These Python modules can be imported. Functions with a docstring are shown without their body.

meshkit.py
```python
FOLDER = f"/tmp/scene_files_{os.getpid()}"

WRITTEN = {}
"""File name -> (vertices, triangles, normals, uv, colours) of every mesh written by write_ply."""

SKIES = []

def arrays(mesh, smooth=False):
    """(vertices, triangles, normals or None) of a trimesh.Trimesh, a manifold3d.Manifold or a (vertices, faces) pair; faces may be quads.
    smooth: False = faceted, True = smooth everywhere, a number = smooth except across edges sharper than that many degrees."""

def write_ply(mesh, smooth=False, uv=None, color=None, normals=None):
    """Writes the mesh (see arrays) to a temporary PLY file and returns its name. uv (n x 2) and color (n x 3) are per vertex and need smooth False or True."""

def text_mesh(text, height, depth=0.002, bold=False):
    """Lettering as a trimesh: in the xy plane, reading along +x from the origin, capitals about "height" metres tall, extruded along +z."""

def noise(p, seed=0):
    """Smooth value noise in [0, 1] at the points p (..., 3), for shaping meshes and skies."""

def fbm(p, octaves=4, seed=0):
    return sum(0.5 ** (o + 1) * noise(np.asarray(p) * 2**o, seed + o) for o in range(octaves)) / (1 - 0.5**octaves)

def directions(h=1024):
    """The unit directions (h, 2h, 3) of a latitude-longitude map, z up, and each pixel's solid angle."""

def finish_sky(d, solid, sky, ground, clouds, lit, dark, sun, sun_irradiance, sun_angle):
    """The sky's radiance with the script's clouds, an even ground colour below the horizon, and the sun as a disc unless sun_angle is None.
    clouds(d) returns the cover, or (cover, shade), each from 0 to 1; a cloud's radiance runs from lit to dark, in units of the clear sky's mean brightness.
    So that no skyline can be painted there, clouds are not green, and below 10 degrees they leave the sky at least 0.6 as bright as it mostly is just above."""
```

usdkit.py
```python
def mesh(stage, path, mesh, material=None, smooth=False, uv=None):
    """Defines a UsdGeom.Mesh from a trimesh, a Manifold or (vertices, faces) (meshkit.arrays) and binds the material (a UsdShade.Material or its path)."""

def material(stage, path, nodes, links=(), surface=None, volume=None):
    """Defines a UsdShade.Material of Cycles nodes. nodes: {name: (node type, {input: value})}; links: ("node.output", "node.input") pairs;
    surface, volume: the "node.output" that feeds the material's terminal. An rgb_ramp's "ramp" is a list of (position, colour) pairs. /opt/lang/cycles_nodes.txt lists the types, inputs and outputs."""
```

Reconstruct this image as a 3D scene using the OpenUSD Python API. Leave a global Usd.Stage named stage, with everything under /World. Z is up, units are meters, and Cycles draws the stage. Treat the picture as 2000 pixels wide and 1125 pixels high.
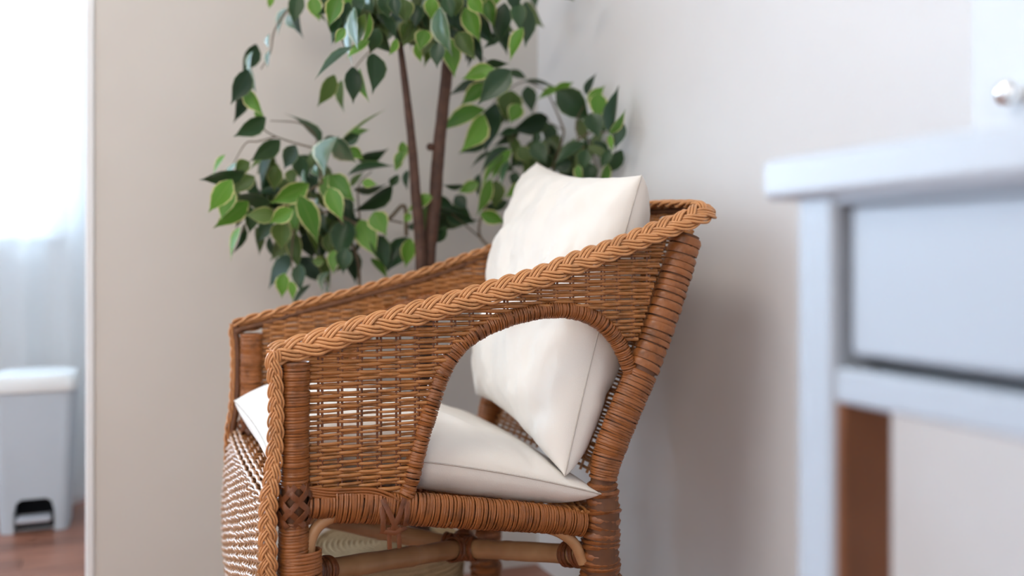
import math, random
import numpy as np, trimesh, manifold3d, usdkit, meshkit
from pxr import Usd, UsdGeom, UsdLux, UsdShade, Gf, Sdf, Vt

random.seed(7)
stage = Usd.Stage.CreateInMemory()
UsdGeom.Xform.Define(stage, "/World")
UsdGeom.Scope.Define(stage, "/World/Looks")
V3 = lambda *a: np.array(a, float)

# ---------------------------------------------------------------- camera
CO, SI = 0.9267, 0.3757          # heading of the camera in the room
cam = UsdGeom.Camera.Define(stage, "/World/camera")
cam.AddTransformOp().Set(Gf.Matrix4d(CO, -SI, 0, 0, 0, 0, 1, 0, -SI, -CO, 0, 0, 0, 0, 0.85, 1))
cam.CreateHorizontalApertureAttr(36.0)
cam.CreateVerticalApertureAttr(20.25)
cam.CreateFocalLengthAttr(32.4)
cam.CreateVerticalApertureOffsetAttr(-1.035)
cam.CreateFStopAttr(1.75)
cam.CreateFocusDistanceAttr(1.36)
cam.CreateClippingRangeAttr(Gf.Vec2f(0.05, 200))
cam.CreateExposureAttr(-0.56)

# ---------------------------------------------------------------- daylight, unseen and added lights
dome = UsdLux.DomeLight.Define(stage, "/World/sky")
dome.CreateIntensityAttr(0.13)
dome.CreateColorAttr(Gf.Vec3f(5.2, 6.0, 7.0))


def window_light(name, m, w, h, colour, power):
    l = UsdLux.RectLight.Define(stage, "/World/" + name)
    l.AddTransformOp().Set(m)
    l.CreateWidthAttr(w)
    l.CreateHeightAttr(h)
    l.CreateColorAttr(Gf.Vec3f(*colour))
    l.CreateIntensityAttr(power)


# daylight in the opening of the curtained window at the far end (shines to -y); the unseen left and near ones light the room and the chair's near side
window_light("daylight_far", Gf.Matrix4d(1, 0, 0, 0, 0, 0, -1, 0, 0, 1, 0, 0, -1.72, 3.76, 1.7, 1), 3.0, 1.5, (0.68, 0.89, 1.12), 44.0)
window_light("daylight_left", Gf.Matrix4d(0, -1, 0, 0, 0, 0, 1, 0, -1, 0, 0, 0, -3.54, 0.66, 1.73, 1), 3.3, 1.7, (0.95, 0.98, 1.0), 1.6)
window_light("daylight_near", Gf.Matrix4d(1, 0, 0, 0, 0, 0, 1, 0, 0, -1, 0, 0, -2.2, -2.54, 1.65, 1), 2.2, 1.5, (1.0, 0.84, 0.66), 8.5)
# added fill light under the ceiling, lifts the seat and the shaded wall
overhead_fill = UsdLux.DiskLight.Define(stage, "/World/lamp_light")
overhead_fill.AddTransformOp().Set(Gf.Matrix4d(1, 0, 0, 0, 0, 1, 0, 0, 0, 0, 1, 0, -0.55, 0.75, 2.60, 1))
overhead_fill.CreateRadiusAttr(0.4)
overhead_fill.CreateColorAttr(Gf.Vec3f(1.0, 0.93, 0.84))
overhead_fill.CreateIntensityAttr(19.0)

# ---------------------------------------------------------------- materials
def P(**k):
    return ("principled_bsdf", k)


def mat(name, nodes, links=(), surface="p.BSDF"):
    return usdkit.material(stage, "/World/Looks/" + name, nodes, links, surface=surface)


def noisy(name, c1, c2, scale=6, rough=0.5, bump=0.0, bscale=200, bdist=0.001, **k):
    n = {"g": ("geometry", {}), "n": ("noise_texture", {"scale": scale, "detail": 3}), "r": ("rgb_ramp", {"ramp": [(0.3, c1), (0.7, c2)]}), "p": P(roughness=rough, **k)}
    l = [("g.position", "n.vector"), ("n.fac", "r.fac"), ("r.color", "p.base_color")]
    if bump:
        n["bn"] = ("noise_texture", {"scale": bscale, "detail": 2})
        n["b"] = ("bump", {"strength": bump, "distance": bdist})
        l += [("g.position", "bn.vector"), ("bn.fac", "b.height"), ("b.normal", "p.normal")]
    return mat(name, n, l)


def wicker(name, stops, rough=0.42, stain=0.55, **k):
    """cane: every strand its own tone, with darker stains along it"""
    n = {"g": ("geometry", {}), "r": ("rgb_ramp", {"ramp": stops}),
         "n": ("noise_texture", {"scale": 38, "detail": 4, "roughness": 0.65}), "s": ("rgb_ramp", {"ramp": [(0.30, (stain,) * 3), (0.52, (1, 1, 1))]}),
         "m": ("mix_color", {"blend_type": "multiply", "fac": 1.0}),
         "f": ("noise_texture", {"scale": 420, "detail": 2}), "b": ("bump", {"strength": 0.25, "distance": 0.0008}), "p": P(roughness=rough, specular_ior_level=0.5, **k)}
    l = [("g.random_per_island", "r.fac"), ("g.position", "n.vector"), ("n.fac", "s.fac"), ("r.color", "m.a"), ("s.color", "m.b"), ("m.result", "p.base_color"),
         ("g.position", "f.vector"), ("f.fac", "b.height"), ("b.normal", "p.normal")]
    return mat(name, n, l)


W = {}
W["braid"] = wicker("cane_braid", [(0, (0.62, 0.285, 0.11)), (0.5, (0.75, 0.38, 0.165)), (1, (0.82, 0.47, 0.23))], 0.36, 0.72)
W["weave"] = wicker("cane_weave", [(0, (0.42, 0.17, 0.048)), (0.5, (0.63, 0.29, 0.095)), (1, (0.75, 0.42, 0.165))], 0.4, 0.55)
W["wrap"] = wicker("cane_wrap", [(0, (0.30, 0.10, 0.024)), (0.25, (0.60, 0.255, 0.072)), (0.75, (0.72, 0.345, 0.11)), (1, (0.80, 0.46, 0.18))], 0.38, 0.5)
W["dark"] = wicker("cane_binding", [(0, (0.17, 0.052, 0.015)), (0.5, (0.34, 0.118, 0.034)), (1, (0.50, 0.21, 0.068))], 0.4, 0.45)
W["apron"] = wicker("cane_apron", [(0, (0.42, 0.20, 0.075)), (0.5, (0.56, 0.30, 0.13)), (1, (0.66, 0.40, 0.20))], 0.4, 0.65, coat_weight=1.0, coat_roughness=0.42)
W["leg"] = wicker("cane_leg", [(0, (0.26, 0.085, 0.022)), (0.5, (0.48, 0.18, 0.05)), (1, (0.62, 0.28, 0.09))], 0.4, 0.35)
W["core"] = noisy("cane_core", (0.10, 0.035, 0.012), (0.16, 0.06, 0.02), 40, 0.6)
W["pole"] = noisy("rattan_pole", (0.30, 0.15, 0.06), (0.46, 0.27, 0.13), 14, 0.38)
W["rod"] = noisy("rattan_rod", (0.42, 0.21, 0.09), (0.52, 0.28, 0.13), 30, 0.4)
M_linen = mat("linen", {"g": ("geometry", {}), "n": ("noise_texture", {"scale": 5, "detail": 3}), "r": ("rgb_ramp", {"ramp": [(0.3, (0.80, 0.735, 0.655)), (0.7, (0.84, 0.78, 0.705))]}),
                        "f": ("noise_texture", {"scale": 700, "detail": 2, "roughness": 0.7}), "b": ("bump", {"strength": 0.35, "distance": 0.001}), "p": P(roughness=0.9, specular_ior_level=0.2, sheen_weight=0.15)},
              [("g.position", "n.vector"), ("n.fac", "r.fac"), ("r.color", "p.base_color"), ("g.position", "f.vector"), ("f.fac", "b.height"), ("b.normal", "p.normal")])
M_seam = noisy("seam_thread", (0.50, 0.44, 0.38), (0.58, 0.52, 0.46), 60, 0.9)
M_wall = noisy("wall_paint", (0.79, 0.785, 0.78), (0.82, 0.815, 0.81), 3, 0.7, 0.12, 60, 0.002)
M_wall_dimmed = noisy("wall_paint_dimmed", (0.63, 0.59, 0.54), (0.66, 0.62, 0.57), 3, 0.75, 0.12, 60, 0.002)  # same paint as the other walls, with its dimmer, warmer light in the colour
M_ceil = noisy("ceiling_paint", (0.82, 0.81, 0.79), (0.84, 0.83, 0.81), 3, 0.8)
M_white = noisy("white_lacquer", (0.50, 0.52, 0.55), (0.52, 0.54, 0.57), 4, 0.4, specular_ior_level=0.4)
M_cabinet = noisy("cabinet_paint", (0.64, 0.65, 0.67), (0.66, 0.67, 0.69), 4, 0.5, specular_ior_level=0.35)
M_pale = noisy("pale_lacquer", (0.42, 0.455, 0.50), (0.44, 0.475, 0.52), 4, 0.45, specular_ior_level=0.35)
M_trim = noisy("white_trim", (0.82, 0.82, 0.82), (0.86, 0.86, 0.86), 4, 0.4)
M_bin = noisy("bin_plastic", (0.50, 0.55, 0.60), (0.53, 0.58, 0.63), 5, 0.4)
M_lid = noisy("lid_plastic", (0.80, 0.81, 0.80), (0.83, 0.84, 0.83), 5, 0.4)
M_recess_shade = noisy("recess_shade_black", (0.003, 0.004, 0.006), (0.005, 0.006, 0.008), 9, 0.7, specular_ior_level=0.1)  # near-black colour stands in for the shade deep in the pedal recess
M_pedal = noisy("pedal_plastic", (0.42, 0.42, 0.45), (0.46, 0.46, 0.49), 9, 0.4)
M_brown = noisy("brown_wood", (0.16, 0.055, 0.016), (0.24, 0.085, 0.026), 9, 0.45)
M_chrome = mat("polished_metal", {"p": P(base_color=(0.95, 0.95, 0.95), metallic=1.0, roughness=0.28)})
M_bark = noisy("bark", (0.050, 0.021, 0.012), (0.105, 0.046, 0.027), 45, 0.7, 0.5, 90, 0.004)
M_twig = noisy("twig", (0.11, 0.075, 0.045), (0.19, 0.14, 0.085), 45, 0.7)
M_soil = noisy("moss_fill", (0.05, 0.04, 0.025), (0.12, 0.10, 0.05), 60, 0.9, 0.6, 120, 0.004)
M_jute = wicker("jute", [(0, (0.50, 0.36, 0.20)), (1, (0.66, 0.50, 0.31))], 0.8, 0.75)
M_glass = mat("pane_glass", {"t": ("transparent_bsdf", {}), "g": ("glossy_bsdf", {"roughness": 0.02}), "f": ("fresnel", {"IOR": 1.45}), "m": ("mix_closure", {})},
              [("f.fac", "m.fac"), ("t.BSDF", "m.closure1"), ("g.BSDF", "m.closure2")], surface="m.closure")
M_sheer = mat("sheer_cloth", {"t": ("transparent_bsdf", {"color": (0.96, 0.98, 1.0)}), "d": ("diffuse_bsdf", {"color": (0.80, 0.82, 0.83)}), "l": ("translucent_bsdf", {"color": (0.84, 0.87, 0.88)}),
                              "a": ("mix_closure", {"fac": 0.55}), "m": ("mix_closure", {"fac": 0.55})},
              [("d.BSDF", "a.closure1"), ("l.BSDF", "a.closure2"), ("t.BSDF", "m.closure1"), ("a.closure", "m.closure2")], surface="m.closure")


def planks_mat():
    n = {"g": ("geometry", {}), "m": ("mapping", {"scale": (2.0, 26.0, 10.0)}), "n": ("noise_texture", {"scale": 3.0, "detail": 5}), "o": ("object_info", {}),
         "r": ("rgb_ramp", {"ramp": [(0.3, (0.20, 0.075, 0.045)), (0.7, (0.34, 0.145, 0.09))]}), "h": ("hsv", {}), "v": ("map_range", {"to_min": 0.75, "to_max": 1.2}), "p": P(roughness=0.3)}
    return mat("floor_wood", n, [("g.position", "m.vector"), ("m.vector", "n.vector"), ("n.fac", "r.fac"), ("r.color", "h.color"), ("o.random", "v.value"), ("v.result", "h.value"), ("h.color", "p.base_color")])


M_floor = planks_mat()


def leaf_mat(name, green, deep, margin, spread, rough, trans, **k):
    """st.x runs across the leaf, st.y along it: a midrib and a paler margin"""
    n = {"u": ("texture_coordinate", {}), "s": ("separate_xyz", {}), "c": ("math", {"math_type": "subtract", "value2": 0.5}), "a": ("math", {"math_type": "absolute"}),
         "k": ("rgb_ramp", {"ramp": [(0.0, (0.12, 0.12, 0.12)), (0.035, (0, 0, 0)), (0.5 - spread - 0.03, (0, 0, 0)), (0.5 - spread, (1, 1, 1)), (1, (1, 1, 1))]}),
         "o": ("object_info", {}), "gm": ("mix_color", {"a": deep, "b": green}), "m": ("mix_color", {"b": margin}),
         "p": P(roughness=rough, **{"specular_ior_level": 0.4, **k}), "t": ("translucent_bsdf", {}), "x": ("mix_closure", {"fac": trans})}
    l = [("u.UV", "s.vector"), ("s.x", "c.value1"), ("c.value", "a.value1"), ("a.value", "k.fac"), ("o.random", "gm.fac"), ("gm.result", "m.a"), ("k.color", "m.fac"),
         ("m.result", "p.base_color"), ("m.result", "t.color"), ("p.BSDF", "x.closure1"), ("t.BSDF", "x.closure2")]
    return mat(name, n, l, surface="x.closure")


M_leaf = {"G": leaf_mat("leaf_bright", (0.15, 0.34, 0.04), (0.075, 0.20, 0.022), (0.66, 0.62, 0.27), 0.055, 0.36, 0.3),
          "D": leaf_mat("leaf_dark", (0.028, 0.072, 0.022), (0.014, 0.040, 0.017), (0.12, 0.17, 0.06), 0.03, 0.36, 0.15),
          "O": leaf_mat("leaf_olive", (0.10, 0.17, 0.03), (0.06, 0.11, 0.02), (0.35, 0.36, 0.13), 0.04, 0.45, 0.3),
          "B": leaf_mat("leaf_glossy", (0.09, 0.19, 0.09), (0.06, 0.13, 0.07), (0.5, 0.55, 0.36), 0.05, 0.24, 0.1, specular_ior_level=1.0, coat_weight=1.0, coat_roughness=0.18, coat_ior=1.7)}

# ---------------------------------------------------------------- prim helpers
used = {}


def numbered(path):
    k = used[path] = used.get(path, -1) + 1
    return path if k == 0 else "%s_%03d" % (path, k)


def say(prim, label=None, category=None, group=None, kind=None):
    for k, v in (("label", label), ("category", category), ("group", group), ("kind", kind)):
        if v:
            prim.SetCustomDataByKey(k, v)
    return prim


DZ = 0.16                        # heights below are given from a level 16 cm above the floor
ZF = -DZ


class Node:
    def __init__(self, path, origin):
        self.path, self.origin = path, np.asarray(origin, float)


def thing(name, label, category, loc=(0, 0, 0), group=None, kind=None):
    path = numbered("/World/" + name)
    x = UsdGeom.Xform.Define(stage, path)
    loc = (loc[0], loc[1], loc[2] + DZ if loc[2] else 0.0)
    x.AddTranslateOp().Set(Gf.Vec3d(*map(float, loc)))
    say(x.GetPrim(), label, category, group, kind)
    return Node(path, loc)


def part(name, mesh, m, parent=None, label=None, kind=None, smooth=35, uv=None):
    """mesh is given in room coordinates and is stored relative to its thing"""
    v, f = (np.asarray(mesh[0], float), np.asarray(mesh[1])) if isinstance(mesh, tuple) else (np.asarray(mesh.vertices), np.asarray(mesh.faces))
    o = parent.origin if parent else V3(0, 0, 0)
    path = numbered((parent.path if parent else "/World") + "/" + name)
    p = usdkit.mesh(stage, path, (v + (0, 0, DZ) - o, f), m, smooth=smooth, uv=uv)
    say(p.GetPrim(), label, kind=kind)
    return Node(path, o)


def struct(name, mesh, m, smooth=False):
    n = part(name, mesh, m, smooth=smooth)
    say(stage.GetPrimAtPath(n.path), kind="structure")
    return n


def cat(ms):
    vs, fs, k = [], [], 0
    for v, f in ((m if isinstance(m, tuple) else (np.asarray(m.vertices), np.asarray(m.faces))) for m in ms):
        vs.append(v), fs.append(np.asarray(f) + k)
        k += len(v)
    return np.vstack(vs), np.vstack(fs)


def cbox(lo, hi, ch=0.003):
    """a box with chamfered edges"""
    lo, hi = np.asarray(lo, float), np.asarray(hi, float)
    ch = min(ch, 0.45 * (hi - lo).min())
    pts = []
    for sx in (0, 1):
        for sy in (0, 1):
            for sz in (0, 1):
                c = np.where([sx, sy, sz], hi, lo)
                d = np.where([sx, sy, sz], -ch, ch)
                for k in range(3):
                    e = d.copy()
                    e[k] = 0
                    pts.append(c + e)
    return trimesh.convex.convex_hull(np.array(pts))


def resample(p, step):
    p = np.asarray(p, float)
    s = np.r_[0, np.cumsum(np.linalg.norm(np.diff(p, axis=0), axis=1))]
    t = np.linspace(0, s[-1], max(2, int(round(s[-1] / step)) + 1))
    return np.stack([np.interp(t, s, p[:, k]) for k in range(p.shape[1])], 1)


def smooth_path(p, step, closed=False):
    """Catmull-Rom through the points, resampled"""
    p = np.asarray(p, float)
    q = np.vstack([2 * p[0] - p[1], p, 2 * p[-1] - p[-2]])
    out = []
    for i in range(1, len(q) - 2):
        t = np.linspace(0, 1, 12, endpoint=False)[:, None]
        a, b, c, d = q[i - 1], q[i], q[i + 1], q[i + 2]
        out.append(0.5 * (2 * b + (c - a) * t + (2 * a - 5 * b + 4 * c - d) * t ** 2 + (3 * b - a - 3 * c + d) * t ** 3))
    return resample(np.vstack(out + [p[-1:]]), step)


def unit(v):
    return v / np.maximum(np.linalg.norm(v, axis=-1, keepdims=True), 1e-12)


def frames(p, up=None):
    t = unit(np.gradient(p, axis=0))
    if up is None:
        a = np.zeros_like(p)
        r = V3(0, 0, 1) if abs(t[0, 2]) < 0.9 else V3(1, 0, 0)
        for i in range(len(p)):
            r = r - t[i] * np.dot(r, t[i])
            r /= np.linalg.norm(r)
            a[i] = r
    else:
        up = np.broadcast_to(np.asarray(up, float), p.shape)
        a = unit(up - t * (up * t).sum(1, keepdims=True))
    return t, a, np.cross(t, a)


def tube(p, r, sides=6, up=None, rb=None):
    """a closed tube along p; r: radius (number or per point), rb: the other half-axis"""
    p = np.asarray(p, float)
    t, a, b = frames(p, up)
    n = len(p)
    ra = np.broadcast_to(np.asarray(r, float), (n,))
    rb = ra if rb is None else np.broadcast_to(np.asarray(rb, float), (n,))
    w = np.arange(sides) * 2 * math.pi / sides
    v = p[:, None] + ra[:, None, None] * np.cos(w)[None, :, None] * a[:, None] + rb[:, None, None] * np.sin(w)[None, :, None] * b[:, None]
    i, j = np.meshgrid(np.arange(n - 1), np.arange(sides), indexing="ij")
    j2 = (j + 1) % sides
    q = np.stack([i * sides + j, i * sides + j2, (i + 1) * sides + j2, (i + 1) * sides + j], -1).reshape(-1, 4)
    f = np.vstack([q[:, [0, 1, 2]], q[:, [0, 2, 3]]])
    cap = [[0, k + 1, k] for k in range(1, sides - 1)] + [[(n - 1) * sides, (n - 1) * sides + k, (n - 1) * sides + k + 1] for k in range(1, sides - 1)]
    return v.reshape(-1, 3), np.vstack([f, cap])


def rings(path, ra, rb, up, pitch, thick=0.0016, tilt=0.03, jitter=0.15, K=18, seed=0, wide=0.53, rj=0.0006):
    """a pole closely bound with flat cane: one ring of cane beside the other along the path. ra: half-axis along up, rb: across; numbers or functions of 0..1"""
    rg = np.random.default_rng(seed)
    dense = resample(path, 0.001)
    t, a, b = frames(dense, up)
    L = len(dense) * 0.001
    pos, sizes, x = [], [], pitch * 0.5
    while x < L - pitch * 0.5:
        w = pitch * (1 + rg.uniform(-jitter, jitter * 1.6))
        pos.append(x + w / 2), sizes.append(w)
        x += w
    fa = ra if callable(ra) else (lambda s: ra)
    fb = rb if callable(rb) else (lambda s: rb)
    th = np.arange(K) * 2 * math.pi / K
    ph = np.arange(5) * 2 * math.pi / 5 + 0.3
    vs, fs, k = [], [], 0
    i, j = np.meshgrid(np.arange(K), np.arange(5), indexing="ij")
    i2, j2 = (i + 1) % K, (j + 1) % 5
    q = np.stack([i * 5 + j, i2 * 5 + j, i2 * 5 + j2, i * 5 + j2], -1).reshape(-1, 4)
    face = np.vstack([q[:, [0, 1, 2]], q[:, [0, 2, 3]]])
    for x, w in zip(pos, sizes):
        m = min(int(x * 1000), len(dense) - 1)
        s = x / L
        d = rg.uniform(-rj, rj)
        A, B = fa(s) + d, fb(s) + d
        tl, ph0 = rg.normal(0, tilt), rg.uniform(0, 6.28)
        rad = np.cos(th)[:, None] * a[m] * A + np.sin(th)[:, None] * b[m] * B
        c = dense[m] + rad + t[m] * (np.sin(th + ph0) * tl * max(A, B))[:, None]
        nr = unit(rad)
        v = c[:, None] + nr[:, None] * (np.cos(ph) * thick)[None, :, None] + t[m][None, None] * (np.sin(ph) * w * wide)[None, :, None]
        vs.append(v.reshape(-1, 3)), fs.append(face + k)
        k += K * 5
    return np.vstack(vs), np.vstack(fs)


def mirror(m, y0):
    v, f = m
    v = v.copy()
    v[:, 1] = 2 * y0 - v[:, 1]
    return v, f[:, ::-1]


# ---------------------------------------------------------------- the room
WX, BY, FY, LX, NY, H = 1.03, 2.351, 3.64, -3.4, -2.4, 2.50
struct("floor", cbox((LX - 0.1, NY - 0.1, ZF - 0.08), (WX + 0.1, FY + 0.1, ZF - 0.016), 0.001), M_floor)
fl = Node("/World/floor", V3(0, 0, 0))
rg = np.random.default_rng(3)
y = 0.6
row = 0
while y < FY:
    x = LX + (row % 3) * 0.31
    if x > LX:
        part("plank", cbox((LX, y, ZF - 0.016), (x - 0.0012, y + 0.0885, ZF), 0.0012), M_floor, fl, smooth=False)
    while x < WX:
        x2 = min(x + 0.93, WX)
        part("plank", cbox((x, y, ZF - 0.016), (x2 - 0.0012, min(y + 0.0885, FY), ZF), 0.0012), M_floor, fl, smooth=False)
        x = x2
    y += 0.09
    row += 1
struct("ceiling", cbox((LX - 0.1, NY - 0.1, H), (WX + 0.1, FY + 0.1, H + 0.08), 0.001), M_ceil)
struct("wall_right", cbox((WX, NY - 0.1, ZF - 0.016), (WX + 0.1, FY + 0.1, H), 0.001), M_wall)
struct("wall_back", cbox((-0.094, BY, ZF - 0.016), (WX, BY + 0.1, H), 0.001), M_wall_dimmed)


def holed(axis, at, lo, hi, holes, thick, m, name):
    """a wall with window openings: boxes around the holes, one mesh. axis 'x': wall along x at y=at; 'y': wall along y at x=at. holes: (from, to, z0, z1)"""
    bs, edges = [], sorted(holes)
    def bx(a, b, z0, z1):
        if b - a < 1e-4 or z1 - z0 < 1e-4:
            return
        bs.append(cbox((a, at, z0), (b, at + thick, z1), 0.0005) if axis == "x" else cbox((at - thick, a, z0), (at, b, z1), 0.0005))
    p = lo
    for a, b, z0, z1 in edges:
        bx(p, a, ZF - 0.016, H), bx(a, b, ZF - 0.016, z0), bx(a, b, z1, H)
        p = b
    bx(p, hi, ZF - 0.016, H)
    return struct(name, cat(bs), m)


W1 = (-3.2, -0.25, 0.78, 2.32)
W3 = (-3.3, -1.1, 0.72, 2.28)  # window out of view behind the camera, placed to light the chair's near side
W2 = (-1.0, 2.32, 0.70, 2.44)  # window out of view, placed to light the chair front and right wall
holed("x", FY, LX - 0.1, WX, [W1], 0.12, M_wall, "wall_far")
holed("y", LX, NY, FY, [W2], 0.12, M_wall, "wall_left")


def window(name, axis, at, w, bars):
    a, b, z0, z1 = w
    n = Node(numbered("/World/" + name), V3(0, 0, 0))
    x = UsdGeom.Xform.Define(stage, n.path)
    say(x.GetPrim(), kind="structure")
    mk = (lambda u0, u1, v0, v1, t0, t1: cbox((u0, at + t0, v0), (u1, at + t1, v1), 0.003)) if axis == "x" else (lambda u0, u1, v0, v1, t0, t1: cbox((at - t1, u0, v0), (at - t0, u1, v1), 0.003))
    fr = [mk(a, b, z0, z0 + 0.05, 0.03, 0.08), mk(a, b, z1 - 0.05, z1, 0.03, 0.08), mk(a, a + 0.05, z0 + 0.05, z1 - 0.05, 0.03, 0.08), mk(b - 0.05, b, z0 + 0.05, z1 - 0.05, 0.03, 0.08)]
    part("window_frame", cat(fr), M_trim, n, smooth=False)
    part("window_sill", mk(a, b, z0 - 0.025, z0, -0.04, 0.03), M_trim, n, smooth=False)
    us = np.linspace(a + 0.05, b - 0.05, bars + 2)
    for k in range(1, bars + 1):
        part("mullion", mk(us[k] - 0.022, us[k] + 0.022, z0 + 0.05, z1 - 0.05, 0.035, 0.075), M_trim, n, smooth=False)
    for k in range(bars + 1):
        part("pane", mk(us[k] + (0.022 if k else 0), us[k + 1] - (0.022 if k < bars else 0), z0 + 0.05, z1 - 0.05, 0.053, 0.057), M_glass, n, smooth=False)


holed("x", NY - 0.12, LX - 0.1, WX, [W3], 0.12, M_wall, "wall_near")
window("window_1", "x", FY, W1, 1)
window("window_2", "y", LX, W2, 1)
window("window_3", "x", NY - 0.12, W3, 1)
struct("trim_1", cbox((-0.114, BY - 0.006, ZF), (-0.094, BY + 0.106, H), 0.004), M_trim)

# ---------------------------------------------------------------- sheer curtain
cu = thing("sheer_curtain", "white sheer curtain hanging in soft folds over the bright window", "curtain", (-1.2, 3.50, 0))
xs = np.linspace(-3.36, -0.16, 560)
zs = np.r_[np.linspace(ZF + 0.012, 0.03, 4), np.linspace(0.1, 2.42, 40)]
X, Zz = np.meshgrid(xs, zs, indexing="ij")
spread = 0.55 + 0.45 * np.clip((2.42 - Zz) / 2.4, 0, 1)
nz = meshkit.fbm(np.stack([X * 2.2, Zz * 0.35, 0 * X], -1), 3, 4)
Y = 3.50 + spread * (0.028 * np.sin(X * 46 + 5 * nz) + 0.016 * np.sin(X * 19 + 9 * nz + 0.35 * Zz)) + 0.02 * (nz - 0.5)
vv = np.stack([X, Y, Zz], -1).reshape(-1, 3)
nzs = len(zs)
i, j = np.meshgrid(np.arange(len(xs) - 1), np.arange(nzs - 1), indexing="ij")
q = np.stack([i * nzs + j, (i + 1) * nzs + j, (i + 1) * nzs + j + 1, i * nzs + j + 1], -1).reshape(-1, 4)
part("cloth", (vv, np.vstack([q[:, [0, 1, 2]], q[:, [0, 2, 3]]])), M_sheer, cu, smooth=True)
part("rod", tube([(-3.38, 3.50, 2.44), (-0.12, 3.50, 2.44)], 0.011, 12), M_trim, cu)
for k, x in enumerate(np.linspace(-3.3, -0.2, 22)):
    a = np.linspace(0, 2 * math.pi, 17)
    part("ring", tube(np.stack([0 * a + x, 3.50 + 0.016 * np.cos(a), 2.437 + 0.017 * np.sin(a)], 1), 0.002, 5, up=(1, 0, 0)), M_chrome, cu)
for x in (-3.35, -0.14):
    part("bracket", cbox((x - 0.008, 3.49, 2.425), (x + 0.008, FY, 2.428), 0.001), M_trim, cu)

# ---------------------------------------------------------------- pedal bin
BX, BYY = -0.300, 3.30
pb = thing("pedal_bin", "small white plastic pedal bin on the wooden floor before the curtain", "bin", (BX, BYY, 0))


def bpart(name, m, *a, **k):
    """the bin is drawn smaller on the zero level, then enlarged about its foot"""
    v, f = m if isinstance(m, tuple) else (np.asarray(m.vertices), np.asarray(m.faces))
    return part(name, ((v - (BX, BYY, 0)) * 1.222 + (BX, BYY, ZF), f), *a, **k)


def rrect(hx, hy, r, z, n=6):
    out = []
    for sx, sy, a0 in ((1, 1, 0), (-1, 1, 90), (-1, -1, 180), (1, -1, 270)):
        for k in range(n + 1):
            a = math.radians(a0 + 90 * k / n)
            out.append((BX + sx * (hx - r) + r * math.cos(a), BYY + sy * (hy - r) + r * math.sin(a), z))
    return out


def loft(secs, cap0=True, cap1=True):
    n = len(secs[0])
    v = np.array([p for s in secs for p in s], float)
    f = []
    for a in range(len(secs) - 1):
        for k in range(n):
            k2 = (k + 1) % n
            f += [(a * n + k, a * n + k2, (a + 1) * n + k2), (a * n + k, (a + 1) * n + k2, (a + 1) * n + k)]
    for on, a, flip in ((cap0, 0, True), (cap1, len(secs) - 1, False)):
        if on:
            c = len(v)
            v = np.vstack([v, v[a * n:(a + 1) * n].mean(0)])
            f += [((a * n + (k + 1) % n, a * n + k, c) if flip else (a * n + k, a * n + (k + 1) % n, c)) for k in range(n)]
    return v, np.array(f)


def to_man(m):
    v, f = m if isinstance(m, tuple) else (m.vertices, m.faces)
    return manifold3d.Manifold(manifold3d.Mesh(np.asarray(v, np.float32), np.asarray(f, np.uint32)))


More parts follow.
